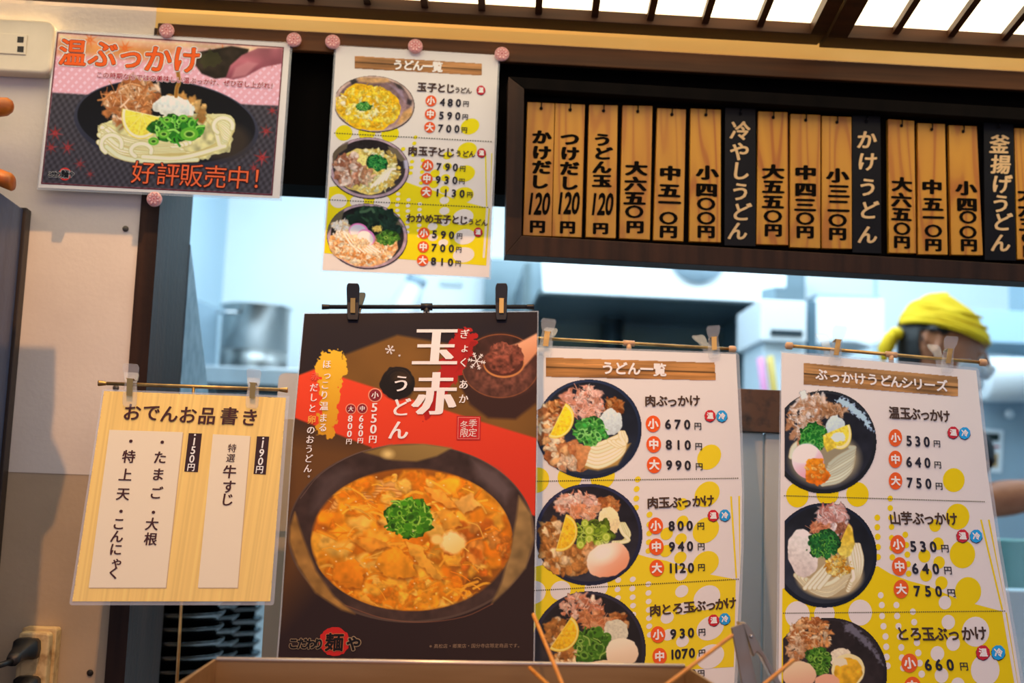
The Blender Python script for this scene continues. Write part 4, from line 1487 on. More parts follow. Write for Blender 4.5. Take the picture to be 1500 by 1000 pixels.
r.flakes(510, 690, 50, 70, 16, 30, 60, ((196, 122, 66), (214, 150, 96)), dark=.4)
r.ell(690, 752, 205, 155, (240, 204, 178), rot=-20, rough=0.04, grad=(0.45, 0.9, (226, 140, 104)))
r.ell(650, 690, 120, 80, (248, 220, 200), rot=-20, soft=80, op=.8)
r.build('bowl_picture', P3, W3, t3, 0.0005)

r = Ras((750, 840, 25 / 4), (160, 150, 1240, 1000), 5.4, seed=33)
round_bowl(r, 700, 700, 526, 540, (48, 42, 56), (32, 26, 28))
r.flakes(410, 540, 95, 130, 45, 26, 64, MT2, dark=.5)
r.flakes(520, 770, 150, 70, 50, 26, 64, MT2, dark=.5)
r.flakes(980, 450, 90, 70, 35, 20, 48, FRY, rot=40, dark=.5)
fray(r, 640, 320, 200, 120, 85, ((228, 160, 134), (238, 186, 160), (206, 122, 88), (190, 104, 70)))
fray(r, 760, 420, 150, 80, 60, ((206, 124, 74), (222, 150, 104), (186, 100, 56)))
r.ell(950, 530, 110, 120, (206, 186, 160), rough=0.10, tex=0.06, cell=16)
r.scallion(730, 650, 165, 160, 95, 38, dk=(40, 66, 14), cols=((70, 112, 26), (104, 140, 46), (56, 94, 22), (140, 164, 70)))
r.lemon((545, 392), (342, 690), 165, flesh=(224, 160, 28), rind=(236, 200, 104))
r.ell(1005, 720, 150, 130, (238, 206, 178), rough=0.05, grad=(0.3, 1, (222, 182, 150)))
r.ell(860, 900, 260, 110, (230, 190, 150), rough=0.05)
r.build('bowl_picture', P3, W3, t3, 0.0005)

# ---------------------------------------------------------------- right udon menu
W4 = (224, 190, 170)
P4 = Plane(530, -0.12, 960, -0.215, 1300)
paper4 = [(1145, 516), (1430, 542.5), (1446, 690), (1462, 800), (1484, 930), (1500, 1030), (1140, 1030), (1143, 760)]
film4 = [(1143.5, 513), (1431, 538), (1435, 543), (1451, 690), (1467, 800), (1489, 930), (1506, 1033), (1136.5, 1033), (1139.5, 760)]
t4 = sheet('menu_sheet', 'right-hand menu clipped on a stand in front of the cook, headed ぶっかけうどんシリーズ', 'menu', P4, paper4, film4, W4)
k = Ink(P4, W4, (1120, 480, 25 / 6), (0.07, 0.08))
Y4 = (230, 178, 12)
design(k, REFT, Y4, W4, 1080, lambda v: 1442 + (v - 690) * 0.158)
banner('title_banner', P4, W4, t4, [(1176.4, 531), (1403, 551.5), (1404, 581), (1176.4, 563)], 5)
k.crop(1120, 480, 25 / 6)
k.at('ぶっかけうどんシリーズ', [(345, 287), (425, 300), (503, 307), (580, 313), (657, 318), (735, 325), (800, 332), (868, 338), (935, 345), (1005, 350), (1080, 356)], 76, CRM, bold=0.03, lay=0.0012)
k.slope = (0.06, 0.06)
k.at('温玉ぶっかけ', [(790, 520), (857, 523), (917, 526), (977, 531), (1038, 536), (1098, 541)], 68, TXT, bold=0.03, h=80)
badge(k, 1150, 640, 34, '温')
badge(k, 1220, 644, 34, '冷', False)
for c, x, y in (('小', 797, 672), ('中', 797, 803), ('大', 798, 935)):
    size_mark(k, x, y, 41, c, ry=53)
price(k, [(880, 691), (933, 694), (988, 697)], '530', 72, 84, (1050, 708), 46)
price(k, [(880, 819), (935, 822), (992, 825)], '640', 72, 84, (1055, 837), 47)
price(k, [(885, 946), (940, 949), (998, 952)], '750', 72, 84, (1063, 967), 48)
k.crop(1120, 700, 25 / 6)
k.dash(115, 108, 1345, 145, 112, 7, (70, 62, 40))
k.slope = (0.02, 0.12)
k.at('山芋ぶっかけ', [(795, 247), (865, 246), (935, 247), (1000, 249), (1070, 249), (1140, 250)], 74, TXT, bold=0.03, h=84)
badge(k, 1207, 354, 37, '温')
badge(k, 1290, 355, 37, '冷', False)
for c, x, y in (('小', 812, 405), ('中', 822, 540), ('大', 832, 678)):
    size_mark(k, x, y, 46, c, ry=57)
price(k, [(905, 418), (965, 419), (1027, 420)], '530', 80, 88, (1099, 430), 52)
price(k, [(917, 553), (980, 554), (1043, 555)], '640', 80, 88, (1117, 564), 53)
price(k, [(930, 690), (995, 691), (1060, 692)], '750', 80, 88, (1138, 701), 54)
k.dash(110, 825, 1470, 812, 118, 7, (70, 62, 40))
k.crop(1200, 840, 5)
k.slope = (0.0, 0.15)
k.at('とろ玉ぶっかけ', [(610, 440), (705, 441), (797, 441), (890, 441), (982, 442), (1085, 440), (1178, 436)], 98, TXT, bold=0.03, h=110)
badge(k, 1198, 578, 50, '温')
badge(k, 1310, 578, 50, '冷', False)
size_mark(k, 660, 655, 60, '小', ry=70)
price(k, [(795, 668), (873, 668), (957, 668)], '660', 104, 112, (1058, 679), 66)
size_mark(k, 682, 826, 62, '中', ry=72)
k.build('lettering', t4)

r = Ras((1140, 560, 1000 / 170), (44, 50, 862, 970), 5.0, seed=41)
round_bowl(r, 395, 514, 452, 445, (40, 38, 40), (26, 24, 28), cut=51)
cl = r.A.copy()
r.poly([(490, 160), (540, 130), (640, 180), (760, 290), (820, 420), (780, 400), (690, 300), (560, 210)], (190, 200, 218), soft=14, rough=16, rcell=14, clip=cl, op=.9)
r.ell(400, 660, 300, 230, (150, 124, 92), soft=60, clip=cl)
for i in range(9):
    r.stroke([(380 + i * 8, 880 - i * 22), (520, 850 - i * 26), (620 + i * 4, 760 - i * 24), (650 - i * 4, 640 - i * 10)], 38, np.array((214, 196, 160)) * r.rs.uniform(.88, 1.05), edge=(167, 135, 94))
r.stroke([(110, 640), (130, 560), (200, 500)], 46, (216, 196, 160), edge=(178, 144, 99))
fray(r, 230, 330, 150, 200, 130, BONB)
fray(r, 290, 190, 140, 90, 70, BONB)
fray(r, 480, 250, 95, 50, 35, ((150, 90, 50), (176, 116, 74), (206, 150, 110)))
r.poly([(180, 80), (235, 62), (245, 130), (200, 150)], (220, 205, 205), rough=5)
daikon(r, 490, 385, 84, 100, 0, (212, 206, 202))
r.scallion(300, 480, 110, 120, 95, 26, dk=(20, 72, 20), cols=((40, 120, 40), (75, 145, 50), (26, 96, 30), (110, 165, 70)))
r.lemon((385, 458), (612, 362), -175, flesh=(230, 184, 52), rind=(242, 220, 140))
r.poly([(385, 458), (500, 500), (500, 560), (420, 600), (390, 540)], (226, 178, 50), soft=10, tex=.15, cell=24)
r.ell(520, 470, 60, 40, (214, 206, 196), rough=.15)
r.ell(255, 680, 135, 155, (236, 214, 200), rot=-25, grad=(0.1, 0.9, (228, 140, 140)))
r.ell(230, 610, 90, 70, (246, 232, 222), soft=50, rot=-25)
r.poly([(245, 655), (385, 665), (400, 730), (455, 800), (410, 860), (340, 890), (235, 855)], (238, 128, 22), rough=8, rcell=30, tex=.16, cell=30, grad=(.2, 1, (222, 96, 14)))
r.flakes(320, 760, 80, 70, 12, 12, 30, ((246, 150, 50), (250, 170, 80)), dark=.1)
r.A *= (r.X > 51)
r.build('bowl_picture', P4, W4, t4, 0.0005)

r = Ras((1140, 725, 1000 / 170), (44, 50, 862, 980), 5.0, seed=42)
round_bowl(r, 398, 518, 452, 452, (30, 32, 42), (24, 23, 26), cut=49)
r.ell(440, 690, 290, 200, (176, 140, 96), soft=30)
for i in range(8):
    r.stroke([(150 + i * 30, 690 + i * 12), (260 + i * 20, 800 - i * 4), (420 + i * 10, 860 - i * 18), (560 + i * 12, 780 - i * 26)], 44, np.array((230, 204, 160)) * r.rs.uniform(.92, 1.04), edge=(188, 142, 90))
for i in range(5):
    r.stroke([(600 + i * 8, 820 - i * 20), (690 - i * 10, 700), (718 - i * 24, 560), (690 - i * 22, 430)], 42, np.array((232, 208, 166)) * r.rs.uniform(.92, 1.04), edge=(188, 142, 90))
for i in range(4):
    r.stroke([(230 + i * 40, 800), (330 + i * 36, 690), (420 + i * 18, 600)], 44, (232, 208, 166), edge=(178, 133, 83))
r.ell(215, 500, 135, 205, (238, 208, 184), rot=-6, rough=0.07, tex=0.06, cell=22, grad=(-.2, 0.8, (210, 174, 152)))
fray(r, 470, 210, 130, 130, 110, ((226, 160, 140), (236, 196, 178), (202, 124, 104), (186, 96, 76)))
fray(r, 350, 290, 90, 30, 35, ((196, 100, 60), (214, 132, 88)))
r.flakes(550, 310, 50, 60, 25, 14, 36, ((150, 80, 52), (176, 104, 72)), dark=.4)
r.lemon((606, 248), (500, 485), 80, flesh=(226, 170, 46), rind=(232, 188, 90))
r.poly([(500, 480), (600, 260), (640, 320), (660, 420), (620, 520), (560, 550)], (222, 162, 38), soft=12, tex=.12, cell=30, grad=(0, 1, (232, 190, 80)))
r.scallion(390, 430, 125, 115, 120, 22, dk=(22, 62, 24), cols=((40, 108, 40), (66, 130, 46), (24, 84, 32), (110, 160, 50)))
r.flakes(520, 610, 110, 90, 120, 10, 30, ((226, 150, 42), (240, 176, 66), (206, 122, 26), (246, 200, 110)), dark=.3, asp=(.2, .6))
r.A *= (r.X > 49)
r.build('bowl_picture', P4, W4, t4, 0.0005)

r = Ras((1140, 890, 100 / 11), (55, 120, 1475, 1030), 7.6, seed=43)
round_bowl(r, 672, 880, 778, 750, (46, 34, 32), (38, 27, 24), cut=62)
cl = r.A.copy()
r.poly([(860, 200), (1000, 230), (1180, 400), (1330, 620), (1390, 760), (1330, 700), (1200, 540), (1050, 400), (900, 310)], (120, 104, 108), soft=40, rough=24, rcell=30, clip=cl, op=.8)
fray(r, 430, 350, 270, 210, 170, ((214, 130, 66), (230, 160, 100), (188, 98, 40), (166, 82, 32), (240, 190, 140)), 24, 80)
fray(r, 240, 560, 120, 170, 70, ((206, 140, 90), (224, 170, 124), (180, 104, 56)), 22, 70)
r.ell(830, 660, 150, 130, (232, 192, 150), rough=.1, tex=.06, cell=26)
r.scallion(540, 710, 165, 180, 130, 40, dk=(38, 62, 12), cols=((64, 104, 22), (96, 132, 34), (50, 88, 18), (130, 156, 50)))
r.ell(280, 900, 220, 190, (232, 180, 132), rough=.03, grad=(.2, 1, (222, 150, 110)))
r.ell(930, 830, 220, 220, (236, 196, 130), rough=.02)
r.ell(930, 850, 185, 190, (226, 150, 28), rough=.06, tex=.15, cell=60)
r.ell(830, 720, 90, 60, (232, 194, 150), rough=.15)
r.ell(650, 1000, 170, 120, (230, 150, 110), rough=.05)
r.A *= (r.X > 62)
r.build('bowl_picture', P4, W4, t4, 0.0005)

# ---------------------------------------------------------------- red seasonal udon poster
W5 = (215, 190, 172)
P5 = Plane(459, -0.125, 965, -0.215, 600)
paper5 = [(446, 459.5), (787, 457), (785.7, 640), (782, 900), (780, 1030), (402, 1030), (412.6, 900), (429.5, 640)]
film5 = [(444.5, 457), (789, 455), (788, 640), (784.5, 900), (782.5, 1033), (399, 1033), (410, 900), (427.5, 640)]
t5 = sheet('menu_poster', 'large dark and red poster of egg udon soup, clipped on a black stand', 'poster', P5, paper5, film5, W5)
r = Ras((0, 0, 1), (400, 456, 789, 1031), 0.85, seed=51)
r.poly(paper5, (44, 28, 24))
CL5 = r.A.copy()
r.poly([(440, 450), (790, 450), (790, 560), (430, 600)], (30, 24, 28), soft=60, clip=CL5)
r.poly([(400, 620), (560, 640), (520, 760), (400, 900)], (98, 58, 26), soft=70, clip=CL5)
r.poly([(436, 552), (501, 521), (582, 490.5), (665, 505), (790, 545), (790, 660), (640, 640), (506, 600)], (112, 70, 28), soft=5, clip=CL5, tex=0.08, cell=60)
r.poly([(428, 553), (461, 541), (506, 554), (600, 584), (700, 616), (790, 643), (790, 757), (700, 735), (544, 700), (544, 655), (434, 613), (420, 606)], (222, 62, 32), soft=3, clip=CL5, grad=(0.2, .8, (200, 48, 26)))
for i in range(60):
    y = 860 + i * 2.6
    r.stroke([(640 + i * 1.2, y + 60), (720, y + 20), (790, y - 40)], 1.2, (66, 42, 28), k=0.1, clip=CL5, op=.5)
# miso bowl with spoon
r.ell(733, 545, 62, 58, (58, 32, 24), soft=4, clip=CL5)
r.poly([(676, 560), (790, 560), (786, 590), (755, 614), (715, 612), (688, 592)], (54, 30, 24), soft=6, clip=CL5)
r.ell(733, 536, 57, 47, (140, 74, 40), clip=CL5)
r.ell(733, 536, 55.6, 45.6, (56, 30, 24), clip=CL5, grad=(0, 1, (84, 46, 34)), tex=.2, cell=10)
r.ell(735, 548, 46, 30, (96, 52, 38), soft=16, tex=.3, cell=6, clip=CL5)
r.poly([(743, 508), (760, 502), (790, 486), (790, 512), (772, 533), (760, 545)], (226, 152, 108), soft=3, clip=CL5, grad=(0.3, 1, (196, 116, 74)))
r.ell(738, 533, 30, 20.5, (190, 112, 58), clip=CL5)
r.ell(738, 531, 28.6, 19.5, (80, 36, 26), clip=CL5)
r.ell(738, 524, 27, 22, (112, 54, 38), rough=.16, tex=.35, cell=5, clip=CL5)
r.ell(736, 512, 14, 10, (126, 64, 46), rough=.25, tex=.3, cell=4, clip=CL5)
# brush strokes
r.poly([(671, 480), (684, 478), (701, 491), (695, 512), (684, 535), (668, 558), (655, 575), (640, 605), (623, 617), (622, 600), (634, 570), (640, 548), (652, 515)], (168, 26, 24), rough=4.5, rcell=5, clip=CL5)
for i in range(9):
    r.stroke([(668 + i * 3, 545 - i * 2), (690 + i, 500)], 1.1, (96, 18, 18), clip=CL5, op=.7)
r.poly([(472, 513), (484, 516), (500, 516), (509, 541), (500, 562), (496, 590), (491, 618), (489, 640), (470, 643), (463, 630), (470, 592), (468, 562), (464, 535)], (226, 164, 40), rough=4.5, rcell=6, clip=CL5, grad=(0, 1, (206, 134, 28)))
r.ell(582, 561, 25, 24.5, (20, 17, 18), rough=.05, clip=CL5)
r.ell(588, 557, 13, 12, (92, 58, 28), soft=10, clip=CL5, op=.5)
r.ell(583, 571, 20, 14, (20, 17, 18), soft=6, clip=CL5)
for q in (0.55, 0.75, 0.9):
    r.stroke([(583 + 25 * q * math.cos(t), 558 + 24 * q * math.sin(t)) for t in np.linspace(-2.6, -0.3, 6)], 1.2, (90, 60, 36), clip=CL5, op=.6)
# soup bowl
BC = (602, 781)
r.ell(BC[0], BC[1], 181, 131, (84, 60, 46), clip=CL5)
r.ell(BC[0], BC[1] - 1, 178.5, 128.5, (54, 36, 30), clip=CL5, tex=.15, cell=12, grad=(0, .8, (66, 44, 34)))
r.poly([(532, 662), (570, 652), (620, 650), (662, 656), (640, 668), (610, 676), (575, 674)], (150, 112, 56), soft=4, clip=CL5, grad=(-.4, .2, (120, 86, 40)))
r.ell(568, 665, 8, 6, (214, 170, 96), soft=8, clip=CL5)
r.poly([(425, 770), (432, 750), (445, 790), (463, 836), (490, 874), (520, 899), (500, 893), (462, 868), (436, 828), (424, 794)], (150, 100, 44), soft=5, clip=CL5, tex=.15, cell=14)
r.poly([(760, 726), (778, 752), (782, 790), (770, 832), (744, 862), (720, 884), (735, 852), (748, 800), (756, 760)], (136, 98, 52), soft=5, clip=CL5, tex=.15, cell=14)
r.poly([(470, 700), (500, 684), (520, 690), (490, 720), (470, 745), (455, 750)], (84, 62, 54), soft=16, clip=CL5, op=.7)
r.poly([(690, 672), (730, 690), (752, 716), (740, 735), (700, 700)], (104, 80, 72), soft=14, clip=CL5, op=.7)
r.ell(603, 790, 146, 104, (168, 80, 14), clip=CL5, soft=4, tex=.2, cell=30, grad=(.5, -.2, (160, 86, 20)))
cs = _m = None
_s = Ras((0, 0, 1), (400, 456, 789, 1031), 0.85)
_s.ell(603, 790, 146, 103, (0, 0, 0), soft=4)
SP = _s.A * CL5
for i in range(7):
    r.stroke([(484 + i * 3, 752 - i * 5), (498 + i * 6, 734 - i * 4), (530 + i * 6, 732 - i * 4), (575 + i * 5, 742 - i * 5)], 11, np.array((236, 158, 72)) * r.rs.uniform(.9, 1.05), edge=(168, 88, 26), clip=SP)
EG5 = ((244, 142, 24), (238, 128, 16), (250, 160, 40), (230, 116, 12), (252, 174, 62))
r.ell(540, 830, 80, 66, (222, 112, 14), rough=.16, tex=.2, cell=20, clip=SP)
r.ell(660, 775, 80, 62, (218, 116, 18), rough=.2, tex=.2, cell=20, clip=SP)
r.ell(610, 865, 62, 30, (226, 130, 20), rough=.2, tex=.2, cell=12, clip=SP)
r.flakes(600, 720, 110, 28, 70, 6, 18, EG5, dark=.45, clip=SP)
r.flakes(530, 800, 70, 60, 90, 7, 24, EG5, dark=.28, clip=SP)
r.flakes(560, 840, 95, 52, 90, 8, 28, EG5, dark=.28, clip=SP)
r.flakes(680, 770, 68, 65, 100, 7, 25, EG5, dark=.28, clip=SP)
r.flakes(610, 870, 78, 28, 110, 4, 15, EG5, dark=.25, clip=SP)
r.flakes(700, 805, 48, 36, 50, 5, 16, ((214, 110, 22), (196, 92, 16), (226, 130, 40)), dark=.4, clip=SP)
for i in range(150):
    x, y = r.rs.uniform(478, 728), r.rs.uniform(705, 892)
    t, q = r.rs.uniform(-.9, .6), r.rs.uniform(5, 20)
    c = np.array(EG5[r.rs.randint(5)]) * r.rs.uniform(.8, 1.1)
    r.stroke([(x - q * math.cos(t), y - q * math.sin(t)), (x, y + r.rs.uniform(-4, 4)), (x + q * math.cos(t + .5), y + q * math.sin(t + .5))], r.rs.uniform(1.5, 5), np.clip(c, 0, 252), edge=np.clip(c * .8, 0, 250), clip=SP, op=.75)
for q, c in (([(556, 812), (580, 798), (600, 815), (612, 842), (590, 848), (562, 842), (548, 826)], (240, 140, 24)), ([(592, 790), (618, 800), (640, 838), (650, 848), (632, 845), (606, 818)], (244, 156, 44)),
             ([(488, 826), (520, 818), (536, 836), (528, 862), (504, 860), (486, 846)], (232, 124, 18)), ([(620, 712), (650, 720), (672, 744), (655, 745), (632, 728)], (244, 150, 44)), ([(664, 735), (690, 722), (702, 740), (680, 752)], (244, 164, 66)),
             ([(640, 748), (664, 748), (676, 770), (650, 775)], (240, 150, 40)), ([(512, 790), (548, 786), (572, 800), (540, 808)], (238, 140, 34)), ([(524, 880), (535, 870), (548, 884), (540, 892)], (240, 156, 44))):
    r.poly([(x + 1.5, y + 3) for x, y in q], (120, 52, 8), soft=5, op=.6, clip=SP)
    r.poly(q, c, soft=2.5, rough=2.2, rcell=7, tex=.12, cell=9, clip=SP, grad=(-.4, .8, np.array(c) * .82))
r.ell(664, 795, 18, 17, (246, 176, 84), soft=6, rough=.12, clip=SP, grad=(-.3, -.5, (252, 202, 130)))
r.ell(640, 790, 9, 7, (246, 180, 90), soft=4, clip=SP)
r.scallion(598, 757, 33, 27, 130, 6.5, dk=(40, 78, 10), cols=((70, 126, 18), (110, 156, 36), (52, 104, 14), (150, 180, 60)), clip=SP)
for i in range(60):
    x, y = r.rs.uniform(470, 740), r.rs.uniform(680, 895)
    r.ell(x, y, 1.4, 1.1, (255, 214, 150), clip=SP, op=.6)
r.stroke([(505, 886), (560, 905), (620, 911), (680, 903), (722, 884)], 2.0, (150, 84, 52), clip=CL5, op=.6)
r.stroke([(440, 730), (470, 694), (520, 665), (575, 650)], 1.5, (132, 96, 80), clip=CL5, op=.7)
r.A = CL5
r.build('picture', P5, W5, t5, 0.0004, paper5)
k = Ink(P5, W5, (420, 440, 1500 / 380), (0.0, -0.085))
WH5 = (236, 214, 196)


def mincho(c, x, y, w, h, bold=-0.006, dil=0.05, col=WH5, **kw):
    k.ch(c, x, y, w, col, bold=bold, h=h, dil=dil, lay=0.0014, **kw)


mincho('玉', 862, 268, 258, 248, dil=0.058)
mincho('赤', 856, 540, 258, 266, dil=0.05)
for c, x, y, s_ in (('う', 662, 482, 106), ('ど', 660, 618, 116), ('ん', 646, 750, 122)):
    mincho(c, x, y, s_, s_, bold=0.006, dil=0.03)
for c, x, y in (('ぎ', 1028, 196), ('ょ', 1030, 275), ('く', 1022, 360), ('あ', 1022, 487), ('か', 1022, 570)):
    mincho(c, x, y, 58, 58, bold=0.0, dil=0.02)
GLO = (240, 130, 96)
for c, x, y, q in (('小', 511, 548, 34), ('中', 437, 626, 26), ('大', 371, 628, 26)):
    k.disc(x, y, q * 1.2, GLO, 0.0007)
    k.disc(x, y, q, (128, 34, 40), 0.0009)
    mincho(c, x, y, q * 1.25, q * 1.25, dil=0.03)
for txt, xs, ys, s_ in (('550円', (507, 504, 501, 498), (620, 683, 745, 803), 58), ('660円', (432, 430, 428, 426), (684, 727, 769, 811), 42), ('800円', (368, 366, 363, 360), (684, 728, 772, 816), 42)):
    for c, x, y in zip(txt, xs, ys):
        mincho(c, x, y, s_ * (1.3 if c != '円' else .85), s_ * (1.25 if c != '円' else .85), bold=-0.012, dil=0.03)
for c, x, y in zip('ほっこり温まる', (232, 235, 222, 218, 216, 212, 210), (370, 432, 490, 548, 612, 680, 735)):
    mincho(c, x, y, 52, 54, bold=0.004, dil=0.025)
for c, x, y, cc in (('赤', 164, 440, (226, 84, 60)), ('だ', 158, 505, (236, 196, 180)), ('し', 155, 562, (240, 214, 200)), ('と', 148, 625, (240, 218, 204)), ('卵', 145, 690, (240, 150, 60)), ('の', 140, 750, WH5), ('お', 135, 805, WH5), ('う', 130, 860, WH5), ('ど', 127, 915, WH5), ('ん', 122, 972, WH5)):
    mincho(c, x, y, 50, 52, bold=0.004, dil=0.025, col=cc)
k.disc(128, 1018, 6, WH5, 0.0012)
k.disc(128, 1018, 3.4, (70, 44, 28), 0.0016)
# seal and snow crystals
k.poly([(983, 668), (1122, 670), (1120, 808), (981, 808)], (176, 34, 34), 0.0008)
k.poly([(990, 675), (1115, 677), (1113, 801), (988, 801)], (222, 120, 96), 0.0009)
k.poly([(993, 678), (1112, 680), (1110, 798), (991, 798)], (186, 36, 34), 0.0010)
for c, x, y in (('季', 1076, 712), ('定', 1075, 765), ('冬', 1026, 722), ('限', 1026, 768)):
    k.ch(c, x, y, 52, (236, 190, 170), bold=0.004, lay=0.0014)
for x, y, q, w_ in ((1098, 352, 52, 5), (597, 286, 28, 4), (652, 320, 7, 3)):
    for a in range(6):
        t = R(60 * a + 10)
        k.line(x, y, x + q * math.cos(t), y + q * math.sin(t), w_, (232, 206, 190), 0.0012)
        for f in (0.5, 0.75):
            for d in (-0.9, 0.9):
                bx, by = x + q * f * math.cos(t), y + q * f * math.sin(t)
                k.line(bx, by, bx + q * .24 * math.cos(t + d), by + q * .24 * math.sin(t + d), w_ * .8, (232, 206, 190), 0.0012)
# shop mark and the small print along the foot
k.crop(410, 840, 25 / 4)
k.slope = (0.01, -0.07)
k.disc(500, 622, 140, (186, 34, 28), 0.0008, rough=0.04, ry=132, n=40, seed=8)
OUTL = ((150, 116, 82), 0.055)
BK = (24, 19, 18)
k.at('こだわり', [(124, 640), (204, 640), (285, 643), (356, 643)], 92, BK, bold=0.05, lay=0.0014, out=OUTL, h=104)
k.ch('麺', 500, 628, 172, BK, bold=0.03, lay=0.0014, out=((186, 100, 60), 0.03))
k.ch('や', 676, 642, 136, BK, bold=0.045, lay=0.0014, out=OUTL)
k.crop(600, 840, 25 / 4)
k.row('※高松店・郷東店・国分寺店限定商品です。', 200, 664, 1010, 658, 42, (140, 104, 76), bold=0.0, lay=0.0012)
k.build('lettering', t5)

# ---------------------------------------------------------------- oden menu sheet
W6 = (238, 196, 160)
P6 = Plane(575, -0.165, 880, -0.225, 260)
paper6 = [(152.5, 572.5), (419, 582.5), (396, 880.6), (106, 880.6)]
film6 = [(150, 569.5), (424, 579.5), (401.5, 883), (399, 886), (104, 886), (101.5, 883)]
t6 = sheet('menu_sheet', 'wood-patterned oden menu headed おでんお品書き on a brass stand at lower left', 'menu', P6, paper6, film6, W6)
r = Ras((0, 0, 1), (104, 571, 421, 883), 1.0, seed=61)
r.poly(paper6, (246, 180, 98))
A6 = r.A.copy()
V = (r.X - 152.5 + (r.Y - 572) * 0.151)
g = r.noise(V, r.Y * 0.02, 3.2, 60, oct=2)
r.C = np.array((250, 182, 90)) * (1 + 0.045 * g)[..., None]
r.A = A6
r.build('picture', P6, W6, t6, 0.0003, paper6)
k = Ink(P6, W6, (0, 0, 1), (0.035, -0.15))
PW = (243, 196, 142)
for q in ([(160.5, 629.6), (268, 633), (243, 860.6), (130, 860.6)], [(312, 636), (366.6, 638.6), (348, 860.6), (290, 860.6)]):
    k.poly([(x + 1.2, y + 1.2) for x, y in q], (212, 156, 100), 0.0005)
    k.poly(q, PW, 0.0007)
TG = (62, 36, 32)
k.poly([(276.6, 634.4), (296, 635), (290, 691.4), (270, 690.5)], TG, 0.0007)
k.poly([(376.5, 639), (394.5, 639.5), (389.4, 695), (371.4, 694)], TG, 0.0007)
k.crop(0, 560, 10 / 3)
BR = (76, 38, 32)
k.at('おでんお品書き', [(646, 146), (740, 148), (828, 155), (918, 160), (1012, 164), (1120, 165), (1220, 172)], 90, BR, bold=0.012, lay=0.0012, dil=0.012)
k.slope = (0.03, -0.15)
k.at('・たまご・大根', [(793, 293), (783, 367), (773, 450), (763, 540), (750, 635), (743, 692), (737, 765)], 66, BR, bold=0.012, lay=0.0012, dil=0.012)
k.at('・特上天・こんに', [(640, 288), (630, 363), (614, 452), (602, 545), (592, 630), (581, 690), (572, 752), (567, 815)], 66, BR, bold=0.012, lay=0.0012, dil=0.012)
k.ch('ゃ', 572, 878, 60, BR, bold=0.012, lay=0.0012, dil=0.012)
k.ch('く', 557, 930, 66, BR, bold=0.012, lay=0.0012, dil=0.012)
k.at('特選', [(1134, 322), (1127, 370)], 44, BR, bold=0.006, lay=0.0012, dil=0.01)
k.at('牛すじ', [(1122, 437), (1118, 510), (1110, 572)], 68, BR, bold=0.012, lay=0.0012, dil=0.012)
for tx, pts in (('・150円', ((953, 258), (949, 290), (944, 332), (938, 374), (934, 415))), ('・190円', ((1286, 274), (1283, 303), (1278, 345), (1273, 386), (1268, 426)))):
    for c, (x, y) in zip(tx, pts):
        k.ch(c, x, y, 52 if c in '150９9' else 40, (244, 214, 190), bold=0.02, lay=0.0012)
k.build('lettering', t6)

# ================================================================== PINS
M_pin = mat('pink_pin', D(232, 176, 176), 0.4)
M_pin2 = mat('pink_pin_pattern', D(206, 112, 116), 0.5)
M_pin3 = mat('pale_pin_pattern', D(240, 208, 205), 0.5)
PINS = [(245, 46, 'pink flower pin in the top edge of the landscape poster, nearer its middle'), (431, 59.5, 'pink flower pin at the top right corner of the landscape poster'),
        (487.5, 62.5, 'pink flower pin at the top left corner of the upper udon menu'), (608.5, 69, 'pink flower pin at the middle of the upper udon menu top edge'),
        (735, 80.5, 'pink flower pin at the top right corner of the upper udon menu'), (227, 292.5, 'pink flower pin in the bottom edge of the landscape poster, on the dark post')]
for i, (px, py, lab) in enumerate(PINS):
    c = atY(px, py, -0.0185)
    rr = 11.0 / FPX * 1.64
    if i == 0:
        pin0 = thing('flower_pin', lab, 'pin', c, 'pink flower pins')
        MB().lathe([(rr * .3, 0.001), (rr, 0.0012), (rr, 0.004), (rr * .93, 0.0055), (rr * .5, 0.0062), (0.0001, 0.0063)], c, 28, axis='Y').build('head', M_pin, pin0)
        mb = MB()
        for a in range(8):
            t = R(45 * a + 20)
            q = c + Vector((math.cos(t) * rr * .56, -0.0066, math.sin(t) * rr * .56))
            u = Vector((math.cos(t), 0, math.sin(t)))
            w = Vector((-u.z, 0, u.x))
            lp = [q + u * rr * .3 * math.cos(b) + w * rr * .17 * math.sin(b) for b in np.linspace(0, 2 * math.pi, 13)[:-1]]
            mb.prism(lp, (0, 0.0012, 0), 0)
            lp = [q + u * rr * .19 * math.cos(b) + w * rr * .09 * math.sin(b) + Vector((0, -0.0002, 0)) for b in np.linspace(0, 2 * math.pi, 13)[:-1]]
            mb.prism(lp, (0, 0.0010, 0), 1)
        mb.lathe([(rr * .14, 0.006), (rr * .14, 0.0067), (0.0001, 0.0068)], c, 12, axis='Y', mi=0)
        mb.build('flower_pattern', [M_pin2, M_pin3], pin0)
    else:
        o = pin0.copy()
        COL.objects.link(o)
        o.location = c
        o['label'] = lab
        for chd in pin0.children:
            d = chd.copy()
            COL.objects.link(d)
            d.parent = o

# ================================================================== CARD STANDS AND CLIPS
M_brass = noisy('worn_brass', (0.66, 0.42, 0.14), (0.40, 0.25, 0.09), (60, 60, 60), 0.35, 0.9)
M_bmetal = mat('black_metal', D(26, 26, 30), 0.4, 0.3)
M_tan = mat('tan_plastic_cap', D(216, 172, 126), 0.45)
M_bplas = mat('black_plastic', D(24, 24, 26), 0.35)
M_clr = clear('clear_plastic', (0.80, 0.86, 0.88), 0.82, 0.05)
M_gold = mat('gold_spring_steel', (0.55, 0.36, 0.12), 0.3, 0.95)


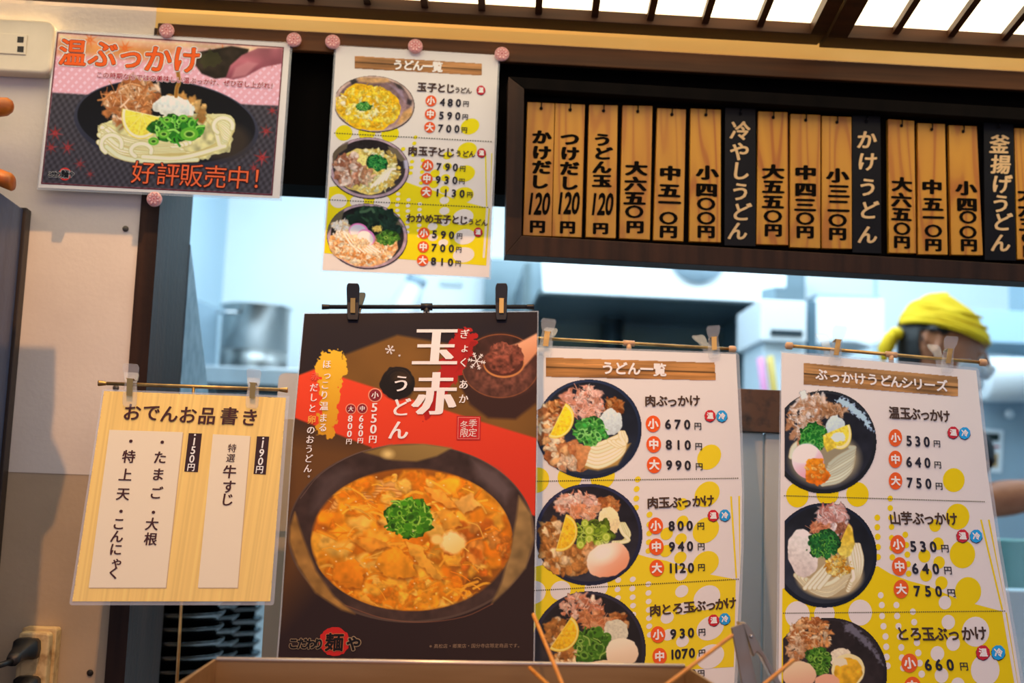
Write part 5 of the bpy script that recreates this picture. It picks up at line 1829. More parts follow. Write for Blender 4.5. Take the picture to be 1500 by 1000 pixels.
def stand(label, plane, a, b, tx, m, capm, bottom, rad=0.0022, capr=0.0042, joint=True):
    back = -0.004
    A, B = plane.w(a[0], a[1], back), plane.w(b[0], b[1], back)
    ty = a[1] + (b[1] - a[1]) * (tx - a[0]) / (b[0] - a[0])
    T = plane.w(tx, ty, back)
    low = plane.w(bottom[0], bottom[1], back)
    s = (0.953 - T.z) / (low.z - T.z)
    foot = T + (low - T) * s
    t = thing('card_stand', label, 'card stand', (foot.x, foot.y, 0.95), 'card stands')
    MB().tube([A, B], rad, 12).build('crossbar', m, t)
    d = (B - A).normalized()
    for e, sg in ((A, -1), (B, 1)):
        MB().tube([e - d * 0.004 * sg, e - d * 0.003 * sg, e + d * 0.004 * sg, e + d * 0.0055 * sg], [rad * 1.02, capr, capr, capr * .6] if capm is not m else [rad, rad * 1.1, capr * .8, capr * .8], 12).build('end_cap', capm, t)
    if joint:
        MB().tube([T - d * 0.007, T + d * 0.007], rad * 1.75, 12).tube([T, T + (foot - T).normalized() * 0.012], rad * 1.5, 12).build('joint', capm, t)
    MB().tube([T, foot], rad * 0.85, 10).build('post', m, t)
    MB().lathe([(0.03, 0.0002), (0.03, 0.004), (0.026, 0.006), (0.004, 0.008), (0.0035, 0.02)], (foot.x, foot.y, 0.95), 36).build('base', m, t)
    return t


stand('brass card stand with nail-head ends holding the oden menu', P6, (150, 559.5), (414, 569), 283, M_brass, M_brass, (258, 1000), 0.0021, 0.0042, False)
stand('black card stand holding the large red poster', P5, (478, 447.5), (776, 447.5), 625, M_bmetal, M_bmetal, (610, 1000), 0.0026, 0.0042)
stand('card stand with tan end caps holding the middle udon menu', P3, (771, 492.5), (1073, 509.5), 922, M_brass, M_tan, (925, 1000), 0.0021, 0.0042)
stand('card stand with tan end caps holding the right-hand menu', P4, (1158, 504.5), (1441, 529), 1307, M_brass, M_tan, (1312, 1000), 0.0021, 0.0045)


def clip(label, plane, top, bot, w, m, spring_m, back_lean=None, sp=(0.35, 0.75), round_=False):
    """bulldog-style sprung clip: front and back levers and a flat spring; top, bot = pixel ends, w = pixel width"""
    (x0, y0), (x1, y1) = top, bot
    L = math.hypot(x1 - x0, y1 - y0)
    ux, uy = (x1 - x0) / L, (y1 - y0) / L

    def at(s, q, lay):
        return plane.w(x0 + ux * s * L - uy * q * w, y0 + uy * s * L + ux * q * w, lay)
    c = at(1, 0, 0.002)
    t = thing('paper_clip', label, 'clip', c, 'paper clips on the card stands')

    def lever(name, lays, prof, dx=0.0):
        pts = [(s, q) for s, q in prof] + [(s, -q) for s, q in reversed(prof)]
        mb = MB()
        f = [at(s, q + dx * (1 - s), np.interp(s, lays[0], lays[1])) for s, q in pts]
        n = len(f)
        b = [p - plane.n * 0.0032 for p in f]
        fs = [(i, n - 1 - i, n - 2 - i, i + 1) for i in range(n // 2 - 1)]
        mb.add(f + b, fs + [tuple(v + n for v in reversed(q)) for q in fs] + [(i, (i + 1) % n, (i + 1) % n + n, i + n) for i in range(n)])
        mb.build(name, m, t, bevel=0.0006)
    if round_:
        prof = [(0, .36), (.05, .46), (.12, .5), (.5, .47), (.9, .44), (1, .38)]
    else:
        prof = [(0, .40), (.06, .5), (.2, .46), (.32, .34), (.5, .38), (.75, .44), (.93, .42), (1, .32)]
    lever('front_lever', ([0, .5, 1], [0.013, 0.0055, 0.0042]), prof)
    lever('back_lever', ([0, .5, 1], [-0.014, -0.003, -0.0015]), [(s * .98 + .02, q * .92) for s, q in prof], back_lean or 0.0)
    mb = MB()
    f = [at(sp[0], .18, 0.0105), at(sp[0], -.18, 0.0105), at(sp[1], -.18, 0.0068), at(sp[1], .18, 0.0068)]
    mb.prism(f, plane.n * -0.0008)
    f = [at(sp[0], .24, 0.0105), at(sp[0], -.24, 0.0105), at(sp[0] - .05, -.24, -0.004), at(sp[0] - .05, .24, -0.004)]
    mb.prism(f, plane.n * -0.0008 + Vector((0, 0, -0.0004)))
    mb.build('spring', spring_m, t)
    return t


clip('clear clip with gold spring at the left of the oden menu', P6, (195, 538), (190, 597), 24, M_clr, M_gold, 0.25)
clip('clear clip with gold spring at the right of the oden menu', P6, (374, 546), (369, 599), 22, M_clr, M_gold, 0.2)
clip('black clip with gold spring at the left of the red poster', P5, (518, 420.5), (517, 470), 19, M_bplas, M_gold, -0.5, (.42, .82), True)
clip('black clip with gold spring at the right of the red poster', P5, (734, 420.5), (734, 470), 18, M_bplas, M_gold, -0.1, (.42, .82), True)
clip('clear clip at the left of the middle udon menu, beside the red poster', P3, (803, 472), (797, 522), 22, M_clr, M_brass, -0.3)
clip('clear clip at the right of the middle udon menu', P3, (1042, 482), (1046, 526), 20, M_clr, M_gold, 0.9)
clip('clear clip at the left of the right-hand menu', P4, (1227, 483), (1221, 536), 20, M_clr, M_brass, 1.0)
clip('clear clip at the right of the right-hand menu', P4, (1389, 498), (1385, 547), 20, M_clr, M_brass, 0.85)

# ================================================================== THE STEEL ODEN PAN, SKEWERS AND TONGS
M_pan = noisy('warm_steel', (0.42, 0.26, 0.10), (0.52, 0.34, 0.15), (5, 50, 50), 0.38, 0.75)
YP = -0.40
a, b = atY(317, 965.5, YP), atY(1003, 975.5, YP)
zrim = (a.z + b.z) / 2
zbot = 0.955
pan = thing('oden_pan', 'rectangular steel oden pan in front of the menus, skewers standing in it', 'pan', ((a.x + b.x) / 2, -0.55, 0.95))
T_ = 0.0025
ya, yb = YP, -0.80
dxa = 0.0
mb = MB()


def pwall(p, q, zt, zb, thick):
    p, q = Vector(p), Vector(q)
    mb.prism([Vector((p.x, p.y, zb)), Vector((q.x, q.y, zb)), Vector((q.x, q.y, zt)), Vector((p.x, p.y, zt))], thick)


xa, xb = a.x, b.x
mb.prism([Vector((xa, ya, zbot)), Vector((xb, ya, zbot)), Vector((xb, ya, b.z)), Vector((xa, ya, a.z))], (0, T_, 0))
pwall((xa, ya), (xa - 0.0, yb), a.z, zbot, (-T_, 0, 0))
pwall((xb, ya), (xb, yb), b.z, zbot, (T_, 0, 0))
pwall((xa, yb), (xb, yb), zrim - 0.03, zbot, (0, -T_, 0))
mb.box((xa, yb, 0.951), (xb, ya, zbot))
mb.build('basin', M_pan, pan)
MB().tube([(xa, ya + .001, a.z), (xb, ya + .001, b.z)], 0.0022, 8).build('rolled_rim', mat('rim_highlight_steel', (0.86, 0.74, 0.58), 0.3, 0.7), pan)  # the rim's highlight is put into this paler steel colour
zs = zbot + 0.06
o = MB().box((xa + .001, yb + .001, zbot + .0005), (xb - .001, ya - .001, zs)).build('oden_broth', noisy('brown_broth', D(96, 58, 24), D(124, 80, 36), (20, 20, 20), 0.1), pan)

M_bam = noisy('bamboo', D(228, 156, 56), D(208, 132, 40), (30, 30, 200), 0.5)
for i, ((x0, y0), Y0, (x1, y1), Y1, lab) in enumerate([((781, 899), -0.42, (828, 1012), -0.52, 'tall bamboo skewer standing in the pan before the red poster edge'),
                                                      ((775.5, 977.5), -0.43, (806, 1006), -0.53, 'short bamboo skewer just above the pan rim, below the tall one'),
                                                      ((1073, 930), -0.44, (976, 1003), -0.55, 'bamboo skewer leaning across the middle menu foot'),
                                                      ((1163, 966), -0.44, (1118, 1003), -0.50, 'bamboo skewer leaning in front of the right-hand menu foot')]):
    A, B = atY(x0, y0, Y0), atY(x1, y1, Y1)
    d = (B - A).normalized()
    end = A + d * 0.175
    if end.z < zbot + 0.004:
        end = A + d * ((zbot + 0.004 - A.z) / d.z)
    if i == 3:
        end = A + d * 0.12
    o = MB().tube([A, A + d * 0.002, end - d * 0.02, end], [0.0014, 0.0019, 0.0017, 0.0006], 8).build('bamboo_skewer', M_bam)
    tag(o, lab, 'skewer', 'bamboo skewers in the oden pan')
    end_x = end

M_tong = noisy('tong_steel', (0.36, 0.29, 0.21), (0.48, 0.40, 0.31), (30, 30, 6), 0.28, 0.8)
tg = thing('serving_tongs', 'steel tongs standing between the middle and right-hand menus', 'tongs', atY(1135, 1050, -0.43))
YT = -0.42


def TP(x, y, dy=0.0):
    return atY(x, y, YT + dy)


mb = MB()
mb.prism([TP(1071, 919), TP(1088, 912.5), TP(1122, 1060), TP(1098, 1060)], (0, 0.003, 0))
mb.prism([TP(1086, 912.5), TP(1089, 912), TP(1123, 1060), TP(1120, 1060)], (0, 0.022, 0))
mb.build('arm', M_tong, tg, bevel=0.0008)
mb = MB()
mb.prism([TP(1088, 913, .004), TP(1093, 911.5, .004), TP(1100, 920, .004), TP(1118, 954, .004), TP(1162, 1030, .004), TP(1152, 1036, .004), TP(1116, 962, .004), TP(1109, 955, .004), TP(1104, 962, .004)], (0, 0.014, 0))
mb.build('arm', M_tong, tg, bevel=0.0008)
MB().lathe([(0.0016, -0.002), (0.0016, 0.0006), (0.001, 0.0012), (0.0001, 0.0013)], TP(1100.5, 932, .003), 14, axis='Y').build('rivet', mat('rivet_steel', (0.5, 0.5, 0.5), 0.3, 1.0), tg)

# ================================================================== STEEL PANELS BEHIND THE MENUS
M_splash = noisy('grey_splash_panel', D(196, 196, 192), D(206, 206, 202), (5, 5, 5), 0.45, 0.0)
M_grime = noisy('grimy_panel', D(176, 160, 134), D(70, 62, 54), (26, 26, 26), 0.5, 0.1, lo=0.66, hi=0.74)
yq = -0.03
up = thing('splash_panel', 'grey grimy upright panel between the oden menu and the red poster', 'panel', atY(420, 900, yq) * Vector((1, 1, 0)) + Vector((0, 0, .95)) if False else (atY(440, 900, yq).x, yq, 0.95))
zt = atY(415, 546, yq).z
zm = atY(405, 613, yq).z
xl_, xr_ = atY(399, 700, yq).x, atY(500, 700, yq).x
pts = [(xl_, zm), (xr_, zm), (xr_, zt)] + [(xl_ + .008 - .008 * math.sin(R(t)), zt - .008 + .008 * math.cos(R(t))) for t in (0, 30, 60, 90)]
MB().prism([Vector((x, yq, z)) for x, z in pts], (0, 0.012, 0)).build('upper_panel', M_splash, up)
MB().box((xl_, yq - 0.001, 0.95), (xr_, yq + 0.012, zm)).build('lower_panel', M_grime, up)
yq = 0.0
lp = thing('serving_ledge', 'dark speckled ledge on pale steel panels between the two right menus', 'ledge', (atY(1110, 800, yq).x, yq + .01, 0.95))
zt, zm = atY(1110, 571, yq).z, atY(1110, 633, yq).z
xl_, xr_ = atY(1000, 600, yq).x, atY(1380, 600, yq).x
xm_ = atY(1118, 800, yq).x
MB().box((xl_, yq - .01, zm), (xr_, yq + 0.017, zt)).build('ledge_board', noisy('speckled_ledge', D(96, 66, 44), D(46, 34, 28), (70, 70, 70), 0.4, lo=.5, hi=.75), lp, bevel=0.001)
MB().box((xl_, yq, 0.951), (xm_ - .001, yq + 0.012, zm - .0005)).build('left_panel', M_splash, lp, bevel=0.002)
MB().box((xm_ + .001, yq - .002, 0.951), (xr_, yq + 0.012, zm - .0005)).build('right_panel', M_splash, lp, bevel=0.002)

# ================================================================== STACKED BOWLS BEHIND THE HATCH POST
M_bowl = mat('black_lacquer', D(5, 8, 11), 0.15, spec=0.6)


def bowl_mesh(R_, H):
    t = 0.004
    prof = [(0.0005, .008), (R_ * .38, .008), (R_ * .42, 0.0), (R_ * .46, 0.0), (R_ * .46, .007), (R_ * .70, H * .28), (R_ * .84, H * .55), (R_ * .90, H * .84), (R_ * .975, H * .93), (R_, H),
            (R_ - .0015, H + .0008), (R_ - t, H - .001), (R_ * .87, H * .84), (R_ * .80, H * .56), (R_ * .66, H * .33), (R_ * .40, .014), (0.0005, .013)]
    return MB().lathe(prof, (0, 0, 0), 56)


proto = None
zc = 0.90
for si, (px, d, n, where) in enumerate(((244, 0.37, 9, 'front stack'), (273, 0.556, 9, 'second stack'), (312, 0.742, 9, 'right rear stack'))):
    c = atY(px, 900, d)
    for j in range(n):
        lab = 'black lacquer bowl in the %s by the hatch post, %s' % (where, 'topmost' if j == n - 1 else 'at the bottom' if j == 0 else '%s from the bottom' % ('second third fourth fifth sixth seventh eighth'.split()[j - 1]))
        loc = (c.x + 0.0015 * math.sin(j * 2.1), c.y, zc + 0.0205 * j)
        if proto is None:
            proto = bowl_mesh(0.088, 0.06).build('soup_bowl', M_bowl, org=(0, 0, 0))
            o = proto
        else:
            o = proto.copy()
            COL.objects.link(o)
        o.location = loc
        tag(o, lab, 'bowl', 'stacked black bowls')

# ================================================================== ADDED UNSEEN BOARD (shaped to cast the wall shadow at the left edge)
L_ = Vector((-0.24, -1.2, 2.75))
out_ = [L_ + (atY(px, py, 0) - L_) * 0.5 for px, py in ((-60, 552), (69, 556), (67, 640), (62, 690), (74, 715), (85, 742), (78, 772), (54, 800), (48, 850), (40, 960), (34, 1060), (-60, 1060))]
hs = thing('shadow_caster', 'unseen dark sign board just beyond the left edge, casting the shadow beside the cabinet', 'blocker', out_[-1])
MB().prism(out_, (0, 0.02, 0)).build('caster_board', M_dark, hs, bevel=.002)
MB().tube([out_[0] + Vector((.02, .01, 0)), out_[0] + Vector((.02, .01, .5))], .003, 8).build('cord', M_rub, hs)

# ================================================================== KITCHEN
M_inox = noisy('kitchen_steel', (0.50, 0.52, 0.54), (0.64, 0.66, 0.68), (6, 6, 3), 0.30, 1.0)
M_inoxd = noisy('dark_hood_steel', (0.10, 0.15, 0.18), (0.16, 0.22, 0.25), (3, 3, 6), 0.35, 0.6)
M_white = mat('white_enamel', D(232, 238, 242), 0.35)
M_grey = mat('grey_enamel', D(150, 172, 186), 0.4)
M_dk = mat('dark_teal_shade', D(26, 44, 54), 0.5)


def kbox(px0, py0, px1, py1, Y, depth):
    a, b = atY(px0, py1, Y), atY(px1, py0, Y)
    return (a.x, Y, a.z), (b.x, Y + depth, b.z)


# slanted splash sheet just inside the hatch, left
g0, g1 = atY(277, 358, 0.20).z, atY(322, 575, 0.42).z
sg = MB().prism([(xp + .001, 0.2005, g0), (xp + .001, 0.42, g1), (xp + .001, 0.44, g1 - .10), (xp + .001, 0.44, 1.16), (xp + .001, 0.2005, 1.16)], (-0.006, 0, 0)).build('slanted_splash_sheet', noisy('galvanised_sheet', D(150, 174, 186), D(120, 146, 160), (40, 40, 40), 0.5, 0.0), None)
tag(sg, 'galvanised splash sheet with a slanted edge inside the hatch beside the post', 'sheet')
# shelf with the stock pot
YS = 2.30
shf = thing('wall_shelf', 'steel kitchen shelf under the dented stock pot, seen through the hatch', 'shelf', (atY(380, 560, YS).x, YS + .2, atY(380, 560, YS).z))
A_, B_ = kbox(240, 549, 640, 558, YS, 0.4)
MB().box(A_, B_).build('board', M_inox, shf, bevel=.002)
ztp = B_[2]
p0, p1 = atY(262, 428, YS + .2), atY(320, 452, YS + .2)
MB().prism([Vector((p0.x, YS + .2, p0.z)), Vector((p1.x, YS + .2, p1.z)), Vector((p1.x, YS + .2, ztp + .001)), Vector((p0.x, YS + .2, ztp + .001))], (0, .01, 0)).build('end_plate', M_grey, shf)
for px in (330, 470, 600):
    c = atY(px, 565, YS + .3)
    MB().prism([Vector((c.x, YS + .02, A_[2] - .001)), Vector((c.x, YS + .4, A_[2] - .001)), Vector((c.x, YS + .4, A_[2] - .16))], (.012, 0, 0)).build('bracket', M_inox, shf)
MB().box((A_[0], YS + .40, A_[2] - .5), (B_[0], YS + .41, A_[2] - .002)).build('back_plate', M_dk, shf)
c = atY(370, 545, YS + .17)
sc_ = (c - CAM).length / FPX
rp, hp = 50 * sc_, 94 * sc_
cz = ztp + .001
pot = thing('stock_pot', 'scorched steel stock pot with side handle on the kitchen shelf', 'pot', (c.x, YS + .17, cz))
M_pot = bpy.data.materials.new('scorched_steel')
M_pot = noisy('scorched_pot_steel', (0.50, 0.50, 0.48), (0.62, 0.62, 0.60), (6, 6, 6), 0.28, 1.0)
M_soot = noisy('soot_marks', (0.10, 0.11, 0.11), (0.42, 0.43, 0.42), (18, 18, 9), 0.45, 0.8, lo=.35, hi=.6)
MB().lathe([(0.001, .0), (rp * .93, 0), (rp * .97, .006), (rp * .97, hp * .30)], (c.x, YS + .17, cz), 48).build('scorched_foot', M_soot, pot)
MB().lathe([(rp * .968, hp * .29), (rp * .968, hp * .97), (rp * 1.03, hp * .985), (rp * 1.03, hp), (rp * .95, hp), (rp * .95, hp * .3)], (c.x, YS + .17, cz), 48).build('wall_of_pot', M_pot, pot)
hx, hz = atY(345, 464, YS + .17).x, atY(345, 464, YS + .17).z
MB().tube([(hx - .045, YS + .17 - rp * .80, hz), (hx - .04, YS + .17 - rp * 1.10, hz - .004), (hx + .02, YS + .17 - rp * 1.15, hz - .004), (hx + .03, YS + .17 - rp * .90, hz)], .006, 10).build('handle', M_inox, pot)
# white tapered jug and switch plate on the back wall
c = atY(590, 455, 2.75)
jug = thing('white_jug', 'white tapered jug tilted on the shelf behind the black clips', 'jug', c)
d = (atY(612, 406, 2.75) - c).normalized()
MB().tube([c - d * .05, c, c + d * .06, c + d * .11, c + d * .12], [.05, .052, .044, .034, .02], 24).build('jug_body', M_white, jug)
MB().tube([c + d * .10, c + d * .128], [.037, .037], 24).build('jug_lid', M_grey, jug)
c0, c1 = kbox(645, 411, 677, 418, YB - .014, .013)
o = MB().box(c0, c1).build('switch_plate', mat('pale_switch', D(190, 204, 210), .4), None, bevel=.002)
tag(o, 'small pale grey plate on the white kitchen wall above the red poster', 'switch plate')
# hood with dark inside
YH = 2.30
hood = thing('range_hood', 'large steel range hood with a white front band and dark inside, behind the middle menu', 'hood', (atY(950, 500, YH).x, YH + .3, atY(950, 575, YH).z))
pl = VY(YH)
MB().prism([pl.w(*p) for p in ((792, 330), (1152, 350), (1151, 420), (1135, 420), (1115, 424), (1114, 441), (796, 427))], (0, .02, 0)).build('front_band', M_white, hood)
pl2 = VY(YH + .55)
A_, B_ = kbox(700, 400, 1180, 640, YH + .55, .02)
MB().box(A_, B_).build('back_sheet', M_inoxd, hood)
x0, x1 = pl.w(796, 428).x, pl.w(1113, 440).x
zt = pl.w(950, 437).z
zl = pl.w(950, 745).z
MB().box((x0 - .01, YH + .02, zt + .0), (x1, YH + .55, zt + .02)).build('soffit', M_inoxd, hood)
MB().box((x1, YH + .001, zl), (x1 + .05, YH + .55, zt + .1)).build('side_sheet', noisy('blue_lit_steel', (0.16, 0.26, 0.32), (0.22, 0.32, 0.38), (4, 4, 4), .35, .5), hood)  # blue light on this edge is put into the steel colour
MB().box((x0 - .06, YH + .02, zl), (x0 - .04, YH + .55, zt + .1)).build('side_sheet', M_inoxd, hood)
c = pl2.w(893, 470)
MB().lathe([(.035, zl - c.z), (.035, zt - c.z)], (c.x, YH + .45, c.z), 20).build('reflection_pipe', M_inox, hood)  # pipe stands in for the vertical grey reflections inside the hood
c = pl.w(1022, 372)
MB().lathe([(.001, .021), (.093, .021), (.093, .0), (.085, -.001), (.08, .012), (.001, .012)], (c.x, YH - .0, c.z), 36, axis='Y').build('round_damper', M_grey, hood)
c = pl2.w(938, 500)
ct = thing('cooking_pot', 'dark lidded pot under the range hood', 'pot', (c.x, YH + .3, zl))
MB().lathe([(.001, 0), (.13, 0), (.14, .02), (.14, .45), (.148, .455), (.148, .46), (.12, .48), (.05, .495), (.001, .50)], (c.x, YH + .3, zl), 32).build('pot_body', M_inoxd, ct)
MB().lathe([(.02, .496), (.025, .52), (.001, .525)], (c.x, YH + .3, zl), 16).build('lid_knob', M_dk, ct)
kt = MB().box((x0 - .1, 1.64, .02), (x1 + .30, YH + .6, zl)).build('kitchen_stove', M_inox, None, bevel=.003)
tag(kt, 'steel range top under the hood, mostly behind the middle menu', 'range')
# machine boxes
YM = 1.98
mch = thing('white_dispenser', 'white kitchen machine with a dark name strip, left of the cook', 'machine', (atY(1150, 540, YM).x, YM + .15, zl + .001))
A_, B_ = kbox(1114, 441, 1182, 498, YM, .3)
MB().box(A_, B_).build('upper_housing', M_white, mch, bevel=.004)
A2, B2 = kbox(1118, 501, 1180, 575, YM + .03, .25)
MB().box((A2[0], A2[1], zl + .001), (B2[0], B2[1], A_[2] - .001)).build('lower_housing', mat('pale_enamel', D(206, 220, 228), .4), mch, bevel=.003)
A3, B3 = kbox(1129, 484, 1176, 491, YM - .004, .004)
MB().box(A3, B3).build('name_strip', M_dk, mch)
A4, B4 = kbox(1182, 441, 1196, 560, YM + .05, .2)
MB().box((A4[0] + .002, A4[1], zl + .001), B4).build('gap_strip', mat('gap_blue', D(96, 122, 138), .4, .3), mch)  # dark strip added for the shaded gap beside the machine
wb = thing('wall_box', 'white wall-mounted box with rounded lower corner, left of the yellow bandana', 'box', (atY(1245, 498, YM + .3).x, YM + .6, atY(1245, 498, YM + .3).z))
pl = VY(YM + .3)
MB().prism([pl.w(*p) for p in ((1196, 436), (1296, 438), (1297, 490), (1290, 503), (1275, 508), (1255, 502), (1225, 500), (1196, 505))], (0, .405, 0)).build('housing', M_white, wb, bevel=.006)
MB().box((pl.w(1200, 436).x, YM + .32, pl.w(1200, 436).z + .001), (pl.w(1292, 436).x, YM + .7, pl.w(1292, 434).z + .004)).build('top_cover', M_grey, wb)
# ladles in a holder
ho = thing('utensil_holder', 'steel utensil holder between the two right menus', 'holder', atY(1124, 590, 1.75) * 1)
hz = zl
c = atY(1146, 575, 1.75)
ho.location = (c.x, c.y, hz)
MB().lathe([(.001, .0), (.05, .0), (.052, .12), (.048, .12), (.046, .006), (.001, .006)], (c.x, c.y, hz), 24).build('cup', M_inox, ho)
for (xa, ya, xb, yb), m, lab in (((1113, 523, 1140, 735), mat('pink_handle', D(226, 150, 196), .4), 'pink handled utensil in the steel holder between the right menus'), ((1127, 521, 1153, 735), mat('yellow_handle', D(216, 190, 96), .4), 'yellow handled utensil in the steel holder between the right menus')):
    o = MB().tube([atY(xa, ya, 1.75), atY(xa + 1, ya + 2, 1.75), atY(xb, yb, 1.75)], [.006, .011, .008], 10).build('kitchen_utensil', m)
    tag(o, lab, 'utensil', 'utensils in the holder')
# right side: shelf band, white roll, cabinet with note and knob
YR = 2.05
A_, B_ = kbox(1425, 462, 1640, 500, YR + .4, .3)
o = MB().box(A_, B_).build('wall_cupboard', M_kwall2, None, bevel=.004)
tag(o, 'pale blue wall cupboard behind the cook at the right edge', 'cupboard')
c = atY(1440, 556, YR - .14)
c2 = atY(1600, 556, YR - .14)
wr = MB().tube([c, c + Vector((.004, 0, 0)), c2], [.05, .064, .064], 28).build('white_duct', M_white)
tag(wr, 'white horizontal duct in front of the cook at the right edge', 'duct')
gc = thing('grey_cabinet', 'grey-blue kitchen cabinet under the white duct at the right edge', 'cabinet', (atY(1500, 800, YR).x, YR + .2, 0))
A_, B_ = kbox(1405, 577, 1590, 800, YR - .05, .5)
MB().box((A_[0], A_[1], 0), B_).build('body', M_grey, gc, bevel=.004)
MB().box((A_[0] - .01, A_[1] - .02, B_[2] + .0005), (B_[0], B_[1], B_[2] + .02)).build('top_edge', mat('dark_edge', D(70, 86, 96), .4), gc)
c = atY(1476, 607, YR - .052)
MB().lathe([(.004, .002), (.012, .006), (.013, .014), (.008, .019), (.0005, .02)], c, 20, axis='Y').build('door_knob', M_white, gc)
pn = VY(YR - .053)
nt = thing('pinned_note', 'small printed flyer stuck on the grey cabinet beside the right-hand menu', 'flyer', pn.w(1452, 690))
MB().prism([pn.w(*p) for p in ((1432, 627), (1470, 630), (1467, 692), (1430, 690))], (0, .001, 0)).build('flyer_paper', M_white, nt)
kk = Ink(pn, (240, 240, 240))
kk.poly([(1436, 633), (1464, 635), (1463, 646), (1435, 645)], (40, 52, 50), .002)
kk.poly([(1434, 651), (1464, 653), (1464, 656), (1434, 654)], (190, 50, 50), .002)
kk.poly([(1438, 662), (1462, 664), (1461, 684), (1437, 683)], (206, 170, 120), .002)
kk.disc(1452, 674, 7, (70, 50, 40), .0025)
kk.build('flyer_print', nt)
# things on the kitchen counter at the lower right
YC = 0.72
c = atY(1500, 800, YC)
tb = thing('teal_tub', 'teal plastic tub at the right edge below the cook\'s forearm', 'tub', (c.x + .04, YC, .90))
MB().lathe([(.001, .0), (.075, .0), (.095, c.z - .90 + .005), (.100, c.z - .90 + .006), (.100, c.z - .90 + .012), (.092, c.z - .90 + .012), (.072, .006), (.001, .006)], (c.x + .05, YC, .901), 32).build('tub_body', mat('teal_plastic', D(128, 176, 174), .35), tb)
c = atY(1475, 900, 0.55)
wt = thing('white_tray', 'stack of pale blue plastic trays at the lower right edge', 'tray', (c.x + .05, .55, .90))
for j in range(1):
    pass
xx, zz = atY(1462, 862, .50).x, atY(1480, 862, .50).z
MB().prism([Vector((xx, .45, .901)), Vector((xx + .4, .45, .901)), Vector((xx + .42, .45, zz)), Vector((xx - .02, .45, zz))], (0, .08, 0)).build('tray_wall', mat('pale_blue_plastic', D(190, 216, 228), .4), wt, bevel=.004)

# ================================================================== THE COOK
DP = 2.97 - 1.64
SCL = 2.97 / FPX                              # metres per pixel at the cook


def K(px, py, dy=0.0):
    return atY(px, py, DP + dy)


M_skin = noisy('skin', D(158, 98, 66), D(172, 110, 76), (30, 30, 30), 0.5)
M_hair = mat('black_hair', D(20, 18, 20), 0.5)
M_band = noisy('yellow_cloth', D(230, 190, 6), D(238, 202, 12), (12, 12, 12), 0.8)
M_shirt = mat('dark_work_shirt', D(38, 40, 46), 0.8)
M_mask = mat('white_mask_cloth', D(226, 230, 236), 0.8)
hc = K(1378, 512)                             # head centre
cook = thing('person', 'cook in a yellow bandana and white mask facing right, forearm reaching out', 'person', (hc.x, hc.y, 0))
bm = bmesh.new()


def skin_chain(nodes, edges):
    me = bpy.data.meshes.new('chain')
    me.from_pydata([n[0] for n in nodes], edges, [])
    o = bpy.data.objects.new('chain', me)
    COL.objects.link(o)
    md = o.modifiers.new('s', 'SKIN')
    for i, n in enumerate(nodes):
        rr = n[1] if isinstance(n[1], tuple) else (n[1], n[1])
        me.skin_vertices[0].data[i].radius = rr
    me.skin_vertices[0].data[0].use_root = True
    o.modifiers.new('sub', 'SUBSURF').levels = 2
    dg = bpy.context.evaluated_depsgraph_get()
    ev = bpy.data.meshes.new_from_object(o.evaluated_get(dg))
    bm.from_mesh(ev)
    bpy.data.objects.remove(o)
    bpy.data.meshes.remove(ev)


def hv(x, y, z):
    """head space: x forward (to the right), y away from us, z up, in metres from the head centre; slightly bowed"""
    t = R(-10)
    c, s = math.cos(t), math.sin(t)
    return hc + Vector((x * c - z * s, y, x * s + z * c))


# head: profile rings, facing +X
def head_r(th, ph):
    x, y, z = math.sin(th) * math.cos(ph), math.sin(th) * math.sin(ph), math.cos(th)
    px, py, pz = x * 0.098, y * 0.074, z * 0.118
    if z > 0:
        px *= 1.02
    if z < -0.1 and x > 0:
        px *= 1 - 0.10 * min(1, (-z - .1) / .6)
    if x > 0.3:                               # face plane
        f = (x - .3) / .7
        px += f * 0.004
        py *= 1 - 0.16 * f
        px += f * 0.006 * math.exp(-((z - .28) / .12) ** 2)      # brow
        px -= f * 0.007 * math.exp(-((z - .06) / .10) ** 2)      # eye line
        px += f * 0.008 * math.exp(-((z + .62) / .14) ** 2)      # chin
    if z < -.55 and x < 0.2:
        px += 0.02 * (-z - .55) / .45
    if x < -.5:
        px *= 1.02
    return px, py, pz


N1, N2 = 28, 36
vs, fs = [], []
for i in range(N1 + 1):
    th = math.pi * (i + .01) / (N1 + .02)
    for j in range(N2):
        vs.append(hv(*head_r(th, 2 * math.pi * j / N2)))
for i in range(N1):
    for j in range(N2):
        fs.append((i * N2 + j, i * N2 + (j + 1) % N2, (i + 1) * N2 + (j + 1) % N2, (i + 1) * N2 + j))


def addm(vs, fs):
    bv = [bm.verts.new(v) for v in vs]
    for f in fs:
        bm.faces.new([bv[i] for i in f])


